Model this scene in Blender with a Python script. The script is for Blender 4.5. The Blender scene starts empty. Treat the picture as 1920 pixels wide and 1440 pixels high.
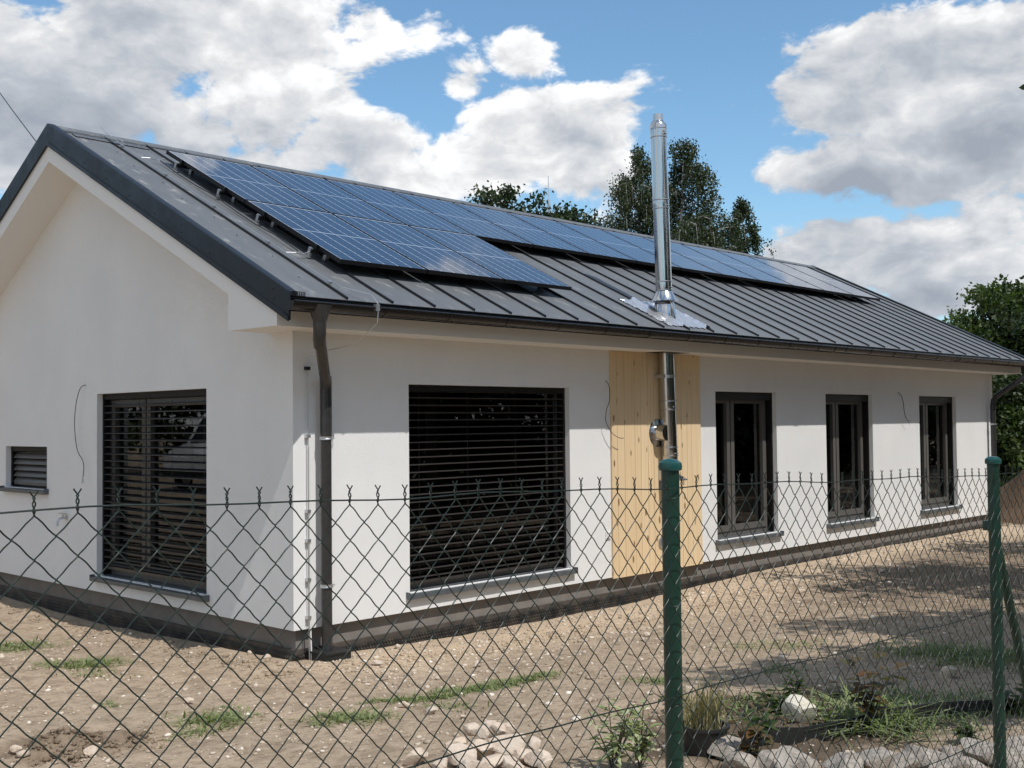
import bpy, bmesh, math, random
import numpy as np
from mathutils import Vector, Matrix
random.seed(7); RNG = np.random.default_rng(11)
sc = bpy.context.scene
COL = sc.collection

# ------------------------------------------------------------------ camera
F_PX, YAW, PIT, ROL = 2130.18, 0.8086, 0.0338, -0.0101
CAM = np.array([-5.6858, -8.0009, 1.7396])
_cy, _sy, _cp, _sp = math.cos(YAW), math.sin(YAW), math.cos(PIT), math.sin(PIT)
FW = np.array([_sy*_cp, _cy*_cp, _sp]); _rt = np.array([_cy, -_sy, 0.0]); _up = np.cross(_rt, FW)
RT = math.cos(ROL)*_rt + math.sin(ROL)*_up; UP = -math.sin(ROL)*_rt + math.cos(ROL)*_up
cd = bpy.data.cameras.new('camera'); cam = bpy.data.objects.new('camera', cd); COL.objects.link(cam)
cd.sensor_fit = 'HORIZONTAL'; cd.sensor_width = 36.0; cd.lens = F_PX/1920*36.0
cd.clip_start = 0.05; cd.clip_end = 3000
M = Matrix.Identity(4)
for i in range(3):
    M[i][0] = RT[i]; M[i][1] = UP[i]; M[i][2] = -FW[i]; M[i][3] = CAM[i]
cam.matrix_world = M; sc.camera = cam

def ray(u, v): return FW + RT*(u-960)/F_PX - UP*(v-720)/F_PX
def azel(u, v):
    r = ray(u, v); r = r/np.linalg.norm(r)
    return math.atan2(r[0], r[1]), math.asin(r[2])
def on_ground(u, v, z=-.12):
    r = ray(u, v); t = (z-CAM[2])/r[2]; p = CAM+t*r
    return p[0], p[1]
def at_depth(u, v, D):
    return CAM + D*ray(u, v)

# ------------------------------------------------------------------ render / exposure
sc.view_settings.view_transform = 'Standard'; sc.view_settings.look = 'None'
sc.view_settings.exposure = 0.18; sc.view_settings.gamma = 1.0; sc.view_settings.use_curve_mapping = False
sc.render.engine = 'CYCLES'
sc.cycles.max_bounces = 8; sc.cycles.transparent_max_bounces = 12

# ------------------------------------------------------------------ sun
SUN_A, SUN_K = 0.08, 1.51
sdir = Vector((SUN_A, 1.0, -SUN_K)).normalized()
sl = bpy.data.lights.new('sun', 'SUN'); sl.energy = 3.5; sl.angle = math.radians(0.53); sl.color = (1.0, .965, .915)
so = bpy.data.objects.new('sun', sl); COL.objects.link(so)
so.rotation_euler = sdir.to_track_quat('-Z', 'Y').to_euler(); so.location = (0, -20, 30)

# ------------------------------------------------------------------ node helpers
class NT:
    def __init__(s, tree): s.t = tree; s.n = tree.nodes; s.l = tree.links
    def node(s, typ, **kw):
        n = s.n.new(typ)
        for k, v in kw.items(): setattr(n, k, v)
        return n
    def put(s, sock, val):
        if isinstance(val, bpy.types.NodeSocket): s.l.new(val, sock)
        elif val is not None: sock.default_value = val
    def m(s, op, a, b=None, c=None, clamp=False):
        n = s.node('ShaderNodeMath', operation=op, use_clamp=clamp)
        s.put(n.inputs[0], a)
        if b is not None: s.put(n.inputs[1], b)
        if c is not None: s.put(n.inputs[2], c)
        return n.outputs[0]
    def v(s, op, a, b=None, scale=None):
        n = s.node('ShaderNodeVectorMath', operation=op)
        s.put(n.inputs[0], a)
        if b is not None: s.put(n.inputs[1], b)
        if scale is not None: s.put(n.inputs['Scale'], scale)
        return n.outputs['Value'] if op in ('DOT_PRODUCT', 'LENGTH') else n.outputs[0]
    def noise(s, vec, scale, detail=4, rough=.5, dist=0, out=0):
        n = s.node('ShaderNodeTexNoise'); s.put(n.inputs['Vector'], vec)
        n.inputs['Scale'].default_value = scale; n.inputs['Detail'].default_value = detail
        n.inputs['Roughness'].default_value = rough; n.inputs['Distortion'].default_value = dist
        return n.outputs[out]
    def ramp(s, fac, stops, interp='LINEAR'):
        n = s.node('ShaderNodeValToRGB'); s.put(n.inputs[0], fac); n.color_ramp.interpolation = interp
        e = n.color_ramp.elements
        while len(e) < len(stops): e.new(.5)
        for i, (p, c) in enumerate(stops):
            e[i].position = p; e[i].color = (c[0], c[1], c[2], 1) if not isinstance(c, (int, float)) else (c, c, c, 1)
        return n.outputs[0]
    def mix(s, fac, a, b, typ='MIX'):
        n = s.node('ShaderNodeMix', data_type='RGBA', blend_type=typ)
        s.put(n.inputs[0], fac)
        for sock, val in ((n.inputs[6], a), (n.inputs[7], b)):
            if isinstance(val, (tuple, list)): val = (val[0], val[1], val[2], 1)
            s.put(sock, val)
        return n.outputs[2]
    def rng(s, x, a, b, c=0., d=1., smooth=True):
        n = s.node('ShaderNodeMapRange', interpolation_type='SMOOTHSTEP' if smooth else 'LINEAR')
        s.put(n.inputs[0], x); n.inputs[1].default_value = a; n.inputs[2].default_value = b
        n.inputs[3].default_value = c; n.inputs[4].default_value = d
        return n.outputs[0]

# ------------------------------------------------------------------ sky with cumulus
W = bpy.data.worlds.new('World'); sc.world = W; W.use_nodes = True
w = NT(W.node_tree); w.n.clear()
SKY_STRENGTH = 0.132
sky = w.node('ShaderNodeTexSky', sky_type='NISHITA', sun_disc=False)
sky.sun_elevation = math.atan2(SUN_K, 1.0); sky.sun_rotation = math.radians(180+3)
sky.air_density = 1.0; sky.dust_density = 0.35; sky.ozone_density = 3.0
tc = w.node('ShaderNodeTexCoord'); D = w.v('NORMALIZE', tc.outputs['Generated'])
sep = w.node('ShaderNodeSeparateXYZ'); w.put(sep.inputs[0], D)
dx, dy, dz = sep.outputs
az = w.m('ARCTAN2', dx, dy); el = w.m('ARCSINE', dz)
comb = w.node('ShaderNodeCombineXYZ'); w.put(comb.inputs[0], az); w.put(comb.inputs[1], el); AE = comb.outputs[0]
# cumulus heaps of the sky in view: (pixel centre, radii in pixels, weight); elsewhere the even field below goes on
HEAPS = [(180, 180, 420, 190, .95), (520, 60, 130, 120, .7), (1010, 270, 130, 80, .8), (1830, 230, 200, 160, .9), (1560, 200, 170, 90, .8), (1640, 470, 180, 70, .85), (1840, 420, 140, 80, .7), (300, 190, 200, 110, .85), (150, 250, 330, 70, .85), (450, 235, 130, 60, .7), (950, 225, 150, 70, .8), (760, 330, 260, 60, .8), (580, 130, 60, 90, .5), (480, 90, 150, 110, .8),
         (300, 60, 330, 150, .95), (60, 150, 260, 170, .9), (380, 190, 200, 90, .8), (690, 50, 75, 60, .48), (810, 40, 80, 40, .36),
         (985, 105, 75, 55, .7), (880, 165, 70, 50, .6), (700, 270, 170, 70, .85), (880, 300, 200, 70, .8), (1060, 300, 110, 60, .75), (620, 300, 130, 60, .6),
         (1130, 30, 36, 26, .2), (1420, 205, 130, 45, .6), (1700, 140, 220, 110, .95), (1880, 150, 130, 140, .9), (1560, 300, 190, 70, .8), (1750, 340, 190, 60, .8),
         (1590, 450, 130, 50, .9), (1480, 480, 80, 40, .7), (1760, 440, 160, 60, .8), (1880, 510, 100, 60, .9), (20, 320, 50, 45, .7), (1780, 560, 110, 40, .7)]
heap = None
for u, v, ru, rv, wt in HEAPS:
    a0, e0 = azel(u, v)
    q = w.v('SUBTRACT', AE, (a0, e0, 0)); q = w.v('MULTIPLY', q, (F_PX/ru, F_PX/rv, 0))
    g = w.m('MULTIPLY', w.m('EXPONENT', w.m('MULTIPLY', w.v('DOT_PRODUCT', q, q), -1.0)), wt)
    heap = g if heap is None else w.m('MAXIMUM', heap, g)
# even cover for the rest of the dome, faded in away from the view
caz, cel = azel(960, 250)
q = w.v('SUBTRACT', AE, (caz, cel, 0)); q = w.v('MULTIPLY', q, (1/.50, 1/.24, 0))
out_view = w.rng(w.v('DOT_PRODUCT', q, q), .9, 1.6)
DS = w.v('MULTIPLY', D, (1, 1, 1.7))
warp = w.v('SCALE', w.v('SUBTRACT', w.noise(DS, 9, 3, .5, out=1), (.5, .5, .5)), scale=.05)
P1 = w.v('ADD', DS, warp)
n1 = w.noise(P1, 9.0, 12, .58)
n1b = w.noise(w.v('ADD', P1, (-.003, -.010, .022)), 9.0, 10, .58)
n_even = w.noise(DS, 2.6, 2, .5)
even = w.m('MULTIPLY', w.rng(n_even, .44, .63), .8)
cover = w.m('ADD', w.m('MULTIPLY', heap, w.m('SUBTRACT', 1.0, out_view)), w.m('MULTIPLY', even, out_view))
dens = w.m('ADD', cover, w.m('MULTIPLY', w.m('SUBTRACT', n1, .5), 2.5))
alpha = w.rng(dens, .24, .44)
thick = w.rng(dens, .45, 1.25)
lit = w.m('MULTIPLY', w.m('SUBTRACT', n1, n1b), 2.4)
hz = w.m('MULTIPLY', w.m('SUBTRACT', w.noise(P1, 3.2, 3, .5), .5), 1.5)
shade = w.m('ADD', w.m('ADD', lit, .72), hz)
shade = w.m('SUBTRACT', shade, w.m('MULTIPLY', thick, .34), clamp=True)
belly = None
for u, v, ru, rv, wt in [(280, 260, 380, 70, .3), (1620, 350, 230, 45, .45), (1820, 270, 150, 60, .34), (60, 120, 160, 120, .12)]:
    a0, e0 = azel(u, v); q = w.v('SUBTRACT', AE, (a0, e0, 0)); q = w.v('MULTIPLY', q, (F_PX/ru, F_PX/rv, 0))
    g = w.m('MULTIPLY', w.m('EXPONENT', w.m('MULTIPLY', w.v('DOT_PRODUCT', q, q), -1.0)), wt); belly = g if belly is None else w.m('MAXIMUM', belly, g)
shade = w.m('SUBTRACT', shade, belly, clamp=True)
ccol = w.ramp(shade, [(0.0, (2.4, 2.7, 3.15)), (.35, (3.4, 3.65, 4.05)), (.7, (5.2, 5.3, 5.45)), (1.0, (7.5, 7.5, 7.5))])
skyc = w.mix(1.0, sky.outputs[0], (.90, 1.07, 1.06), 'MULTIPLY')
lowhaze = w.rng(el, .0, .22, .55, 0.0)
skyc = w.mix(lowhaze, skyc, (3.3, 4.6, 5.8))
final = w.mix(alpha, skyc, ccol)
bg = w.node('ShaderNodeBackground'); w.put(bg.inputs[0], final); bg.inputs[1].default_value = SKY_STRENGTH
ow = w.node('ShaderNodeOutputWorld'); w.l.new(bg.outputs[0], ow.inputs[0])
W.cycles.sampling_method = 'MANUAL'; W.cycles.sample_map_resolution = 512

# ------------------------------------------------------------------ materials
def mat(name, color=(.5, .5, .5), rough=.6, metal=0., spec=.5):
    m = bpy.data.materials.new(name); m.use_nodes = True
    t = NT(m.node_tree); b = m.node_tree.nodes['Principled BSDF']
    b.inputs['Base Color'].default_value = (*color, 1); b.inputs['Roughness'].default_value = rough
    b.inputs['Metallic'].default_value = metal; b.inputs['Specular IOR Level'].default_value = spec
    tcn = t.node('ShaderNodeTexCoord')
    return m, t, b, tcn.outputs['Object']
def bump(t, b, h, strength=.3, dist=.01):
    n = t.node('ShaderNodeBump'); n.inputs['Strength'].default_value = strength; n.inputs['Distance'].default_value = dist
    t.put(n.inputs['Height'], h); t.l.new(n.outputs[0], b.inputs['Normal'])
MT = {}
# stucco
m, t, b, oc = mat('stucco', (.76, .75, .735), .9, spec=.2)
big = t.noise(oc, 1.1, 5, .6); stk = t.noise(t.v('MULTIPLY', oc, (2.5, 2.5, .35)), 1.6, 4, .55)
c = t.ramp(big, [(.3, (.73, .725, .715)), (.7, (.79, .782, .768))]); c = t.mix(t.rng(stk, .55, .8, 0, .10), c, (.62, .58, .52)); t.put(b.inputs['Base Color'], c)
grain = t.node('ShaderNodeTexVoronoi'); t.put(grain.inputs['Vector'], oc); grain.inputs['Scale'].default_value = 210
h = t.m('ADD', t.m('MULTIPLY', grain.outputs[0], .6), t.noise(oc, 120, 3, .6)); bump(t, b, h, .8, .0045); MT['stucco'] = m
m, t, b, oc = mat('soffit_paint', (.75, .735, .71), .9, spec=.2); bump(t, b, t.noise(oc, 260, 3, .6), .4, .0015); MT['soffit'] = m
# roof sheet
m, t, b, oc = mat('roof_metal', (.085, .092, .1), .5, spec=.32)
sm = t.noise(t.v('MULTIPLY', oc, (1.5, .7, .7)), 2.4, 6, .62); dirt = t.rng(t.noise(t.v('MULTIPLY', oc, (2, .8, .8)), 3.4, 7, .65), .54, .74, 0, .75)
gx = t.node('ShaderNodeNewGeometry'); sx = t.node('ShaderNodeSeparateXYZ'); t.put(sx.inputs[0], gx.outputs['Position'])
near = t.rng(sx.outputs[0], 3.2, 6.5, 1.0, .10)
dirt = t.m('MULTIPLY', dirt, near)
oi = t.node('ShaderNodeObjectInfo')
c = t.ramp(sm, [(.3, (.108, .114, .12)), (.7, (.138, .144, .15))]); c = t.mix(t.m('MULTIPLY', oi.outputs['Random'], .25), c, (.10, .107, .114)); c = t.mix(dirt, c, (.40, .38, .35))
t.put(b.inputs['Base Color'], c); t.put(b.inputs['Roughness'], t.rng(sm, .3, .7, .42, .55)); bump(t, b, t.noise(t.v('MULTIPLY', oc, (1, .3, .3)), 5, 3, .5), .25, .006); MT['roof'] = m
m, t, b, oc = mat('seam_metal', (.016, .018, .022), .45, metal=.3); MT['seam'] = m
m, t, b, oc = mat('trim_metal', (.015, .018, .023), .42, metal=.2); t.put(b.inputs['Roughness'], t.rng(t.noise(oc, 6, 4, .6), .3, .7, .34, .5)); MT['trim'] = m
m, t, b, oc = mat('gutter_metal', (.012, .011, .011), .25); t.put(b.inputs['Roughness'], t.rng(t.noise(oc, 9, 4, .6), .3, .7, .22, .36)); MT['gutter'] = m
m, t, b, oc = mat('pipe_metal', (.048, .047, .048), .26); t.put(b.inputs['Base Color'], t.ramp(t.noise(oc, 14, 5, .6), [(.35, (.026, .025, .026)), (.75, (.042, .040, .039))])); MT['pipe'] = m
m, t, b, oc = mat('steel', (.57, .565, .56), .16, metal=1.0)
br = t.noise(t.v('MULTIPLY', oc, (60, 60, 1.0)), 3, 3, .6); t.put(b.inputs['Roughness'], t.rng(br, .3, .7, .10, .24)); MT['steel'] = m
m, t, b, oc = mat('galvanized', (.55, .56, .57), .38, metal=.9); MT['galv'] = m
m, t, b, oc = mat('foil', (.72, .73, .75), .34, metal=.85); bump(t, b, t.noise(oc, 30, 3, .5), .4, .006); MT['foil'] = m
m, t, b, oc = mat('plinth_render', (.22, .2, .185), .9, spec=.2); t.put(b.inputs['Base Color'], t.ramp(t.noise(oc, 5, 6, .6), [(.3, (.16, .145, .13)), (.75, (.225, .205, .185))])); bump(t, b, t.noise(oc, 120, 3, .6), .5, .003); MT['plinth'] = m
m, t, b, oc = mat('plinth_trim', (.045, .04, .036), .7); t.put(b.inputs['Base Color'], t.ramp(t.noise(oc, 7, 5, .6), [(.35, (.04, .034, .03)), (.75, (.1, .08, .062))])); MT['ptrim'] = m
m, t, b, oc = mat('membrane', (.016, .016, .017), .45); t.put(b.inputs['Base Color'], t.ramp(t.noise(oc, 8, 5, .6), [(.4, (.014, .014, .015)), (.8, (.11, .09, .07))])); MT['membrane'] = m
# wood
m, t, b, oc = mat('spruce', (.62, .42, .24), .55, spec=.3)
oi = t.node('ShaderNodeObjectInfo'); off = t.node('ShaderNodeCombineXYZ'); t.put(off.inputs[0], t.m('MULTIPLY', oi.outputs['Random'], 37)); t.put(off.inputs[2], t.m('MULTIPLY', oi.outputs['Random'], 91))
pv = t.v('ADD', oc, off.outputs[0]); gr = t.noise(t.v('MULTIPLY', pv, (46, 10, 1.2)), 1, 5, .6, .6)
c = t.ramp(gr, [(.25, (.62, .44, .25)), (.5, (.72, .55, .34)), (.8, (.79, .64, .42))]); c = t.mix(t.m('MULTIPLY', oi.outputs['Random'], .45), c, (.64, .46, .27))
kn = t.node('ShaderNodeTexVoronoi'); t.put(kn.inputs['Vector'], t.v('MULTIPLY', pv, (9, 1, 3.6))); kn.inputs['Scale'].default_value = 1.0; kn.inputs['Randomness'].default_value = 1
ks = t.rng(kn.outputs[0], .10, .2, 1, 0); c = t.mix(t.m('MULTIPLY', ks, .85), c, (.16, .075, .03)); t.put(b.inputs['Base Color'], c); MT['wood'] = m
# window
m, t, b, oc = mat('window_frame', (.10, .093, .084), .4); t.put(b.inputs['Roughness'], t.rng(t.noise(oc, 20, 3, .6), .3, .7, .34, .48)); MT['frame'] = m
m, t, b, oc = mat('rail_dark', (.009, .008, .008), .45, spec=.3); MT['rail'] = m
m, t, b, oc = mat('blind_slat', (.08, .07, .065), .38, spec=.7); t.put(b.inputs['Base Color'], t.ramp(t.noise(oc, 6, 4, .6), [(.35, (.026, .022, .020)), (.8, (.042, .037, .034))])); MT['slat'] = m
m, t, b, oc = mat('blind_slat_grey', (.14, .13, .12), .4, metal=.2); MT['slatg'] = m
m, t, b, oc = mat('sill_metal', (.1, .115, .13), .42, metal=.3); t.put(b.inputs['Base Color'], t.ramp(t.noise(oc, 9, 5, .6), [(.35, (.09, .105, .12)), (.8, (.16, .16, .155))])); MT['sill'] = m
m = bpy.data.materials.new('glass'); m.use_nodes = True; t = NT(m.node_tree); t.n.clear()
lw = t.node('ShaderNodeFresnel'); lw.inputs[0].default_value = 1.62; gl = t.node('ShaderNodeBsdfGlossy'); gl.inputs['Roughness'].default_value = .01
tr = t.node('ShaderNodeBsdfTransparent'); tr.inputs[0].default_value = (.66, .7, .69, 1); mx = t.node('ShaderNodeMixShader'); o = t.node('ShaderNodeOutputMaterial')
gtc = t.node('ShaderNodeTexCoord'); gb = t.node('ShaderNodeBump'); gb.inputs['Strength'].default_value = .06; gb.inputs['Distance'].default_value = .01; t.put(gb.inputs['Height'], t.noise(gtc.outputs['Object'], 2.2, 2, .5)); t.l.new(gb.outputs[0], gl.inputs['Normal'])
t.l.new(lw.outputs[0], mx.inputs[0]); t.l.new(tr.outputs[0], mx.inputs[1]); t.l.new(gl.outputs[0], mx.inputs[2]); t.l.new(mx.outputs[0], o.inputs[0]); MT['glass'] = m
m, t, b, oc = mat('room_paint', (.2, .19, .175), .9); MT['room'] = m
m, t, b, oc = mat('room_floor', (.12, .08, .05), .5); MT['rfloor'] = m
m, t, b, oc = mat('curtain_cloth', (.36, .33, .28), .9); t.put(b.inputs['Base Color'], t.ramp(t.noise(t.v('MULTIPLY', oc, (30, 30, 1)), 1, 3, .5), [(.3, (.62, .58, .5)), (.7, (.76, .73, .66))])); MT['curtain'] = m
# solar laminate: 6 x 20 half cells, local x 0..1.03, y 0..1.665
m, t, b, oc = mat('solar_cells', (.012, .02, .05), .12, spec=.15)
s2 = t.node('ShaderNodeSeparateXYZ'); t.put(s2.inputs[0], oc)
def line(coord, n, length, o0, wdt):
    f = t.m('FRACT', t.m('MULTIPLY', t.m('SUBTRACT', coord, o0), n/length)); d = t.m('SUBTRACT', .5, t.m('ABSOLUTE', t.m('SUBTRACT', f, .5)))
    return t.m('MULTIPLY', d, length/n), wdt
dxl, _ = line(s2.outputs[0], 6, .99, .02, 0); dyl, _ = line(s2.outputs[1], 20, 1.61, .0275, 0)
lx = t.rng(dxl, .0026, .0042, 1, 0); ly = t.rng(dyl, .0012, .0024, .28, 0)
dm = t.m('ABSOLUTE', t.m('SUBTRACT', s2.outputs[1], .8325)); lm = t.rng(dm, .006, .009, 1, 0)
dia = t.rng(t.m('ADD', dxl, dyl), .009, .013, 1, 0)
bus = t.rng(t.m('ABSOLUTE', t.m('SUBTRACT', t.m('FRACT', t.m('MULTIPLY', t.m('SUBTRACT', s2.outputs[0], .02), 30/.99)), .5)), .02, .05, .10, 0)
ln = t.m('MAXIMUM', t.m('MAXIMUM', lx, ly), t.m('MAXIMUM', lm, dia)); ln = t.m('MAXIMUM', ln, bus); ln = t.m('MAXIMUM', ln, t.rng(s2.outputs[1], 1.638, 1.642, 0, 1))  # last term paints the frame edge's highlight as a bright top border
ce = t.noise(oc, 7, 2, .5); c = t.mix(ln, t.ramp(ce, [(.3, (.007, .015, .036)), (.7, (.010, .021, .048))]), (.46, .50, .56)); t.put(b.inputs['Base Color'], c)
t.put(b.inputs['Roughness'], .22); b.inputs['Coat Weight'].default_value = .8; b.inputs['Coat Roughness'].default_value = .03; b.inputs['Coat IOR'].default_value = 1.27; MT['cells'] = m
m, t, b, oc = mat('panel_frame', (.012, .012, .014), .35, metal=.4); MT['pframe'] = m
# fence
m, t, b, oc = mat('green_pvc', (.008, .062, .036), .38); t.put(b.inputs['Base Color'], t.ramp(t.noise(oc, 11, 5, .6), [(.3, (.003, .026, .017)), (.75, (.006, .042, .027))])); bump(t, b, t.noise(oc, 140, 2, .5), .25, .001); MT['green'] = m
m, t, b, oc = mat('green_cap', (.008, .058, .052), .28); MT['cap'] = m
m, t, b, oc = mat('wire_pvc', (.009, .020, .016), .45, spec=.35); MT['wire'] = m
# dirt
m, t, b, oc = mat('dirt', (0.270, 0.200, 0.138), .95, spec=.15)
n_a = t.noise(oc, .55, 6, .62); n_b = t.noise(oc, 4.5, 8, .65); n_c = t.noise(oc, 42, 4, .7); n_d = t.noise(t.v('MULTIPLY', oc, (1, 1.6, 1)), 13, 6, .72)
c = t.ramp(n_a, [(.3, (0.325, 0.256, 0.185)), (.5, (0.385, 0.298, 0.212)), (.68, (0.470, 0.354, 0.249))])
c = t.mix(t.rng(n_b, .35, .7, 0, .55), c, (0.441, 0.349, 0.254)); c = t.mix(t.rng(n_b, .53, .36, 0, .6), c, (0.259, 0.195, 0.134))
c = t.mix(t.rng(n_c, .56, .72, 0, .45), c, (0.600, 0.497, 0.378)); c = t.mix(t.rng(n_c, .44, .3, 0, .5), c, (0.172, 0.126, 0.088))
pos = t.node('ShaderNodeSeparateXYZ'); t.put(pos.inputs[0], oc)
c = t.mix(t.rng(n_d, .50, .36, 0, .7), c, (0.197, 0.143, 0.095)); c = t.mix(t.rng(n_d, .55, .72, 0, .5), c, (0.560, 0.444, 0.329))
# pale backfill beside the long wall
bf = t.m('MULTIPLY', t.rng(t.m('ADD', pos.outputs[1], t.m('MULTIPLY', t.m('SUBTRACT', n_b, .5), 1.2)), -1.7, -.5), t.rng(pos.outputs[0], -.5, .8)); c = t.mix(t.m('MULTIPLY', bf, .6), c, (0.600, 0.468, 0.329))
# dark patches in the ground colour, the first for turned planting soil
def spot(cx, cy, rx, ry):
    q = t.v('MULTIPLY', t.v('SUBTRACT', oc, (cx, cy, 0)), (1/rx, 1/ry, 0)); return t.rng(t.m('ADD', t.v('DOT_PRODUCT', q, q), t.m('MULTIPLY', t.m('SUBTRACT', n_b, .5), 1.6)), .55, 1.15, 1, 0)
sx_, sy_ = on_ground(1480, 1370)
c = t.mix(t.m('MULTIPLY', spot(sx_, sy_, 1.3, .8), .8), c, (0.064, 0.045, 0.028))
c = t.mix(t.m('MULTIPLY', spot(9.5, -2.6, 4.6, 2.0), .55), c, (.15, .107, .072))  # tree shade on the right of the yard, painted as darker ground
sx_, sy_ = on_ground(130, 1390)
c = t.mix(t.m('MULTIPLY', spot(sx_, sy_, .5, .38), .5), c, (0.115, 0.078, 0.051))
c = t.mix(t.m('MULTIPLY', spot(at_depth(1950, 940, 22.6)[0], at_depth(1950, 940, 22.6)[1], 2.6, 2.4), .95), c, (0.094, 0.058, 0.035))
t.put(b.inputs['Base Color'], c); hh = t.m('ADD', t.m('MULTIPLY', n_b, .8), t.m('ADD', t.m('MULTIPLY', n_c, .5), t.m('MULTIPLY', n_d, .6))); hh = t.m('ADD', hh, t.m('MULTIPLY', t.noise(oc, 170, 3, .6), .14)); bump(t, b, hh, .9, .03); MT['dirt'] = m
m, t, b, oc = mat('limestone', (.5, .43, .34), .9, spec=.2); oi = t.node('ShaderNodeObjectInfo')
c = t.ramp(t.noise(oc, 3, 6, .65), [(.3, (.46, .35, .26)), (.5, (.62, .50, .39)), (.75, (.70, .61, .50))]); c = t.mix(t.m('MULTIPLY', oi.outputs['Random'], .4), c, (.52, .47, .41)); t.put(b.inputs['Base Color'], c); bump(t, b, t.noise(oc, 11, 6, .7), .5, .03); MT['stone'] = m
m, t, b, oc = mat('white_stone', (.74, .69, .57), .8); t.put(b.inputs['Base Color'], t.ramp(t.noise(oc, 4, 5, .6), [(.3, (.62, .56, .45)), (.7, (.8, .75, .62))])); bump(t, b, t.noise(oc, 12, 6, .7), .6, .03); MT['wstone'] = m
m, t, b, oc = mat('grey_stone', (.3, .28, .26), .9); t.put(b.inputs['Base Color'], t.ramp(t.noise(oc, 4, 6, .65), [(.3, (.24, .205, .17)), (.7, (.48, .43, .37))])); bump(t, b, t.noise(oc, 11, 6, .7), .6, .03); MT['gstone'] = m
m, t, b, oc = mat('gravel', (.4, .33, .26), .95, spec=.2); gg = t.node('ShaderNodeNewGeometry'); t.put(b.inputs['Base Color'], t.ramp(gg.outputs['Random Per Island'], [(0, (.28, .22, .165)), (.5, (.44, .36, .275)), (.85, (.56, .48, .39)), (1, (.72, .66, .57))])); MT['gravel'] = m
def leafmat(name, c0, c1, c2, rough=.5, trans=.35):
    m, t, b, oc = mat(name, c0, rough, spec=.35); g = t.node('ShaderNodeNewGeometry')
    c = t.ramp(g.outputs['Random Per Island'], [(0, c0), (.55, c1), (1, c2)])
    c = t.mix(t.rng(t.noise(oc, 1.3, 3, .5), .35, .7, 0, .4), c, c2); t.put(b.inputs['Base Color'], c)
    o = [n for n in t.n if n.type == 'OUTPUT_MATERIAL'][0]; tl = t.node('ShaderNodeBsdfTranslucent'); t.put(tl.inputs[0], t.mix(1, c, (1.0, 1.25, .5), 'MULTIPLY'))
    mx = t.node('ShaderNodeMixShader'); mx.inputs[0].default_value = trans; t.l.new(b.outputs[0], mx.inputs[1]); t.l.new(tl.outputs[0], mx.inputs[2]); t.l.new(mx.outputs[0], o.inputs[0]); MT[name] = m
leafmat('birch_leaf', (.018, .032, .012), (.030, .048, .017), (.052, .072, .024), .5, .22)
leafmat('dark_leaf', (.016, .031, .011), (.027, .046, .015), (.043, .063, .02), .5, .22)
leafmat('bush_leaf', (.028, .052, .014), (.05, .082, .02), (.085, .115, .03))
leafmat('grass_blade', (.11, .16, .05), (.19, .24, .09), (.33, .34, .18), .55, .3)
leafmat('dry_blade', (.16, .15, .07), (.26, .22, .11), (.34, .29, .17), .7, .3)
leafmat('pale_leaf', (.16, .2, .09), (.36, .40, .22), (.52, .54, .36), .5, .3)
leafmat('rust_leaf', (.06, .07, .02), (.11, .08, .03), (.17, .085, .04), .5, .35)
m, t, b, oc = mat('bark', (.08, .06, .045), .9); t.put(b.inputs['Base Color'], t.ramp(t.noise(t.v('MULTIPLY', oc, (8, 8, 2)), 2, 5, .6), [(.35, (.045, .035, .028)), (.7, (.12, .095, .075))])); MT['bark'] = m
m, t, b, oc = mat('birch_bark', (.4, .38, .35), .8); t.put(b.inputs['Base Color'], t.ramp(t.noise(t.v('MULTIPLY', oc, (3, 3, 12)), 1.5, 4, .6), [(.38, (.06, .055, .05)), (.5, (.42, .4, .37)), (.8, (.55, .53, .5))])); MT['birch_bark'] = m
m, t, b, oc = mat('black_plastic', (.016, .016, .016), .5); MT['black'] = m
m, t, b, oc = mat('cable_black', (.02, .02, .022), .5); MT['cable'] = m
m, t, b, oc = mat('white_plastic', (.72, .71, .68), .4); MT['wplastic'] = m
m, t, b, oc = mat('van_paint', (.75, .75, .75), .25); b.inputs['Coat Weight'].default_value = .6; MT['van'] = m
m, t, b, oc = mat('van_glass', (.01, .012, .014), .08); MT['vglass'] = m
m, t, b, oc = mat('tyre_rubber', (.02, .02, .02), .8); MT['tyre'] = m
m, t, b, oc = mat('pole_wood', (.13, .1, .075), .9); MT['pole'] = m
# vent mesh: expanded-metal pattern, flat print on a narrow strip
m, t, b, oc = mat('vent_mesh', (.03, .033, .038), .5, metal=.4); vv = t.node('ShaderNodeTexVoronoi'); vv.feature = 'DISTANCE_TO_EDGE'; vv.inputs['Randomness'].default_value = .15
t.put(vv.inputs['Vector'], oc); vv.inputs['Scale'].default_value = 38; t.put(b.inputs['Base Color'], t.mix(t.rng(vv.outputs[0], .1, .2), (.15, .16, .17), (.006, .006, .007))); MT['vent'] = m

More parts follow.
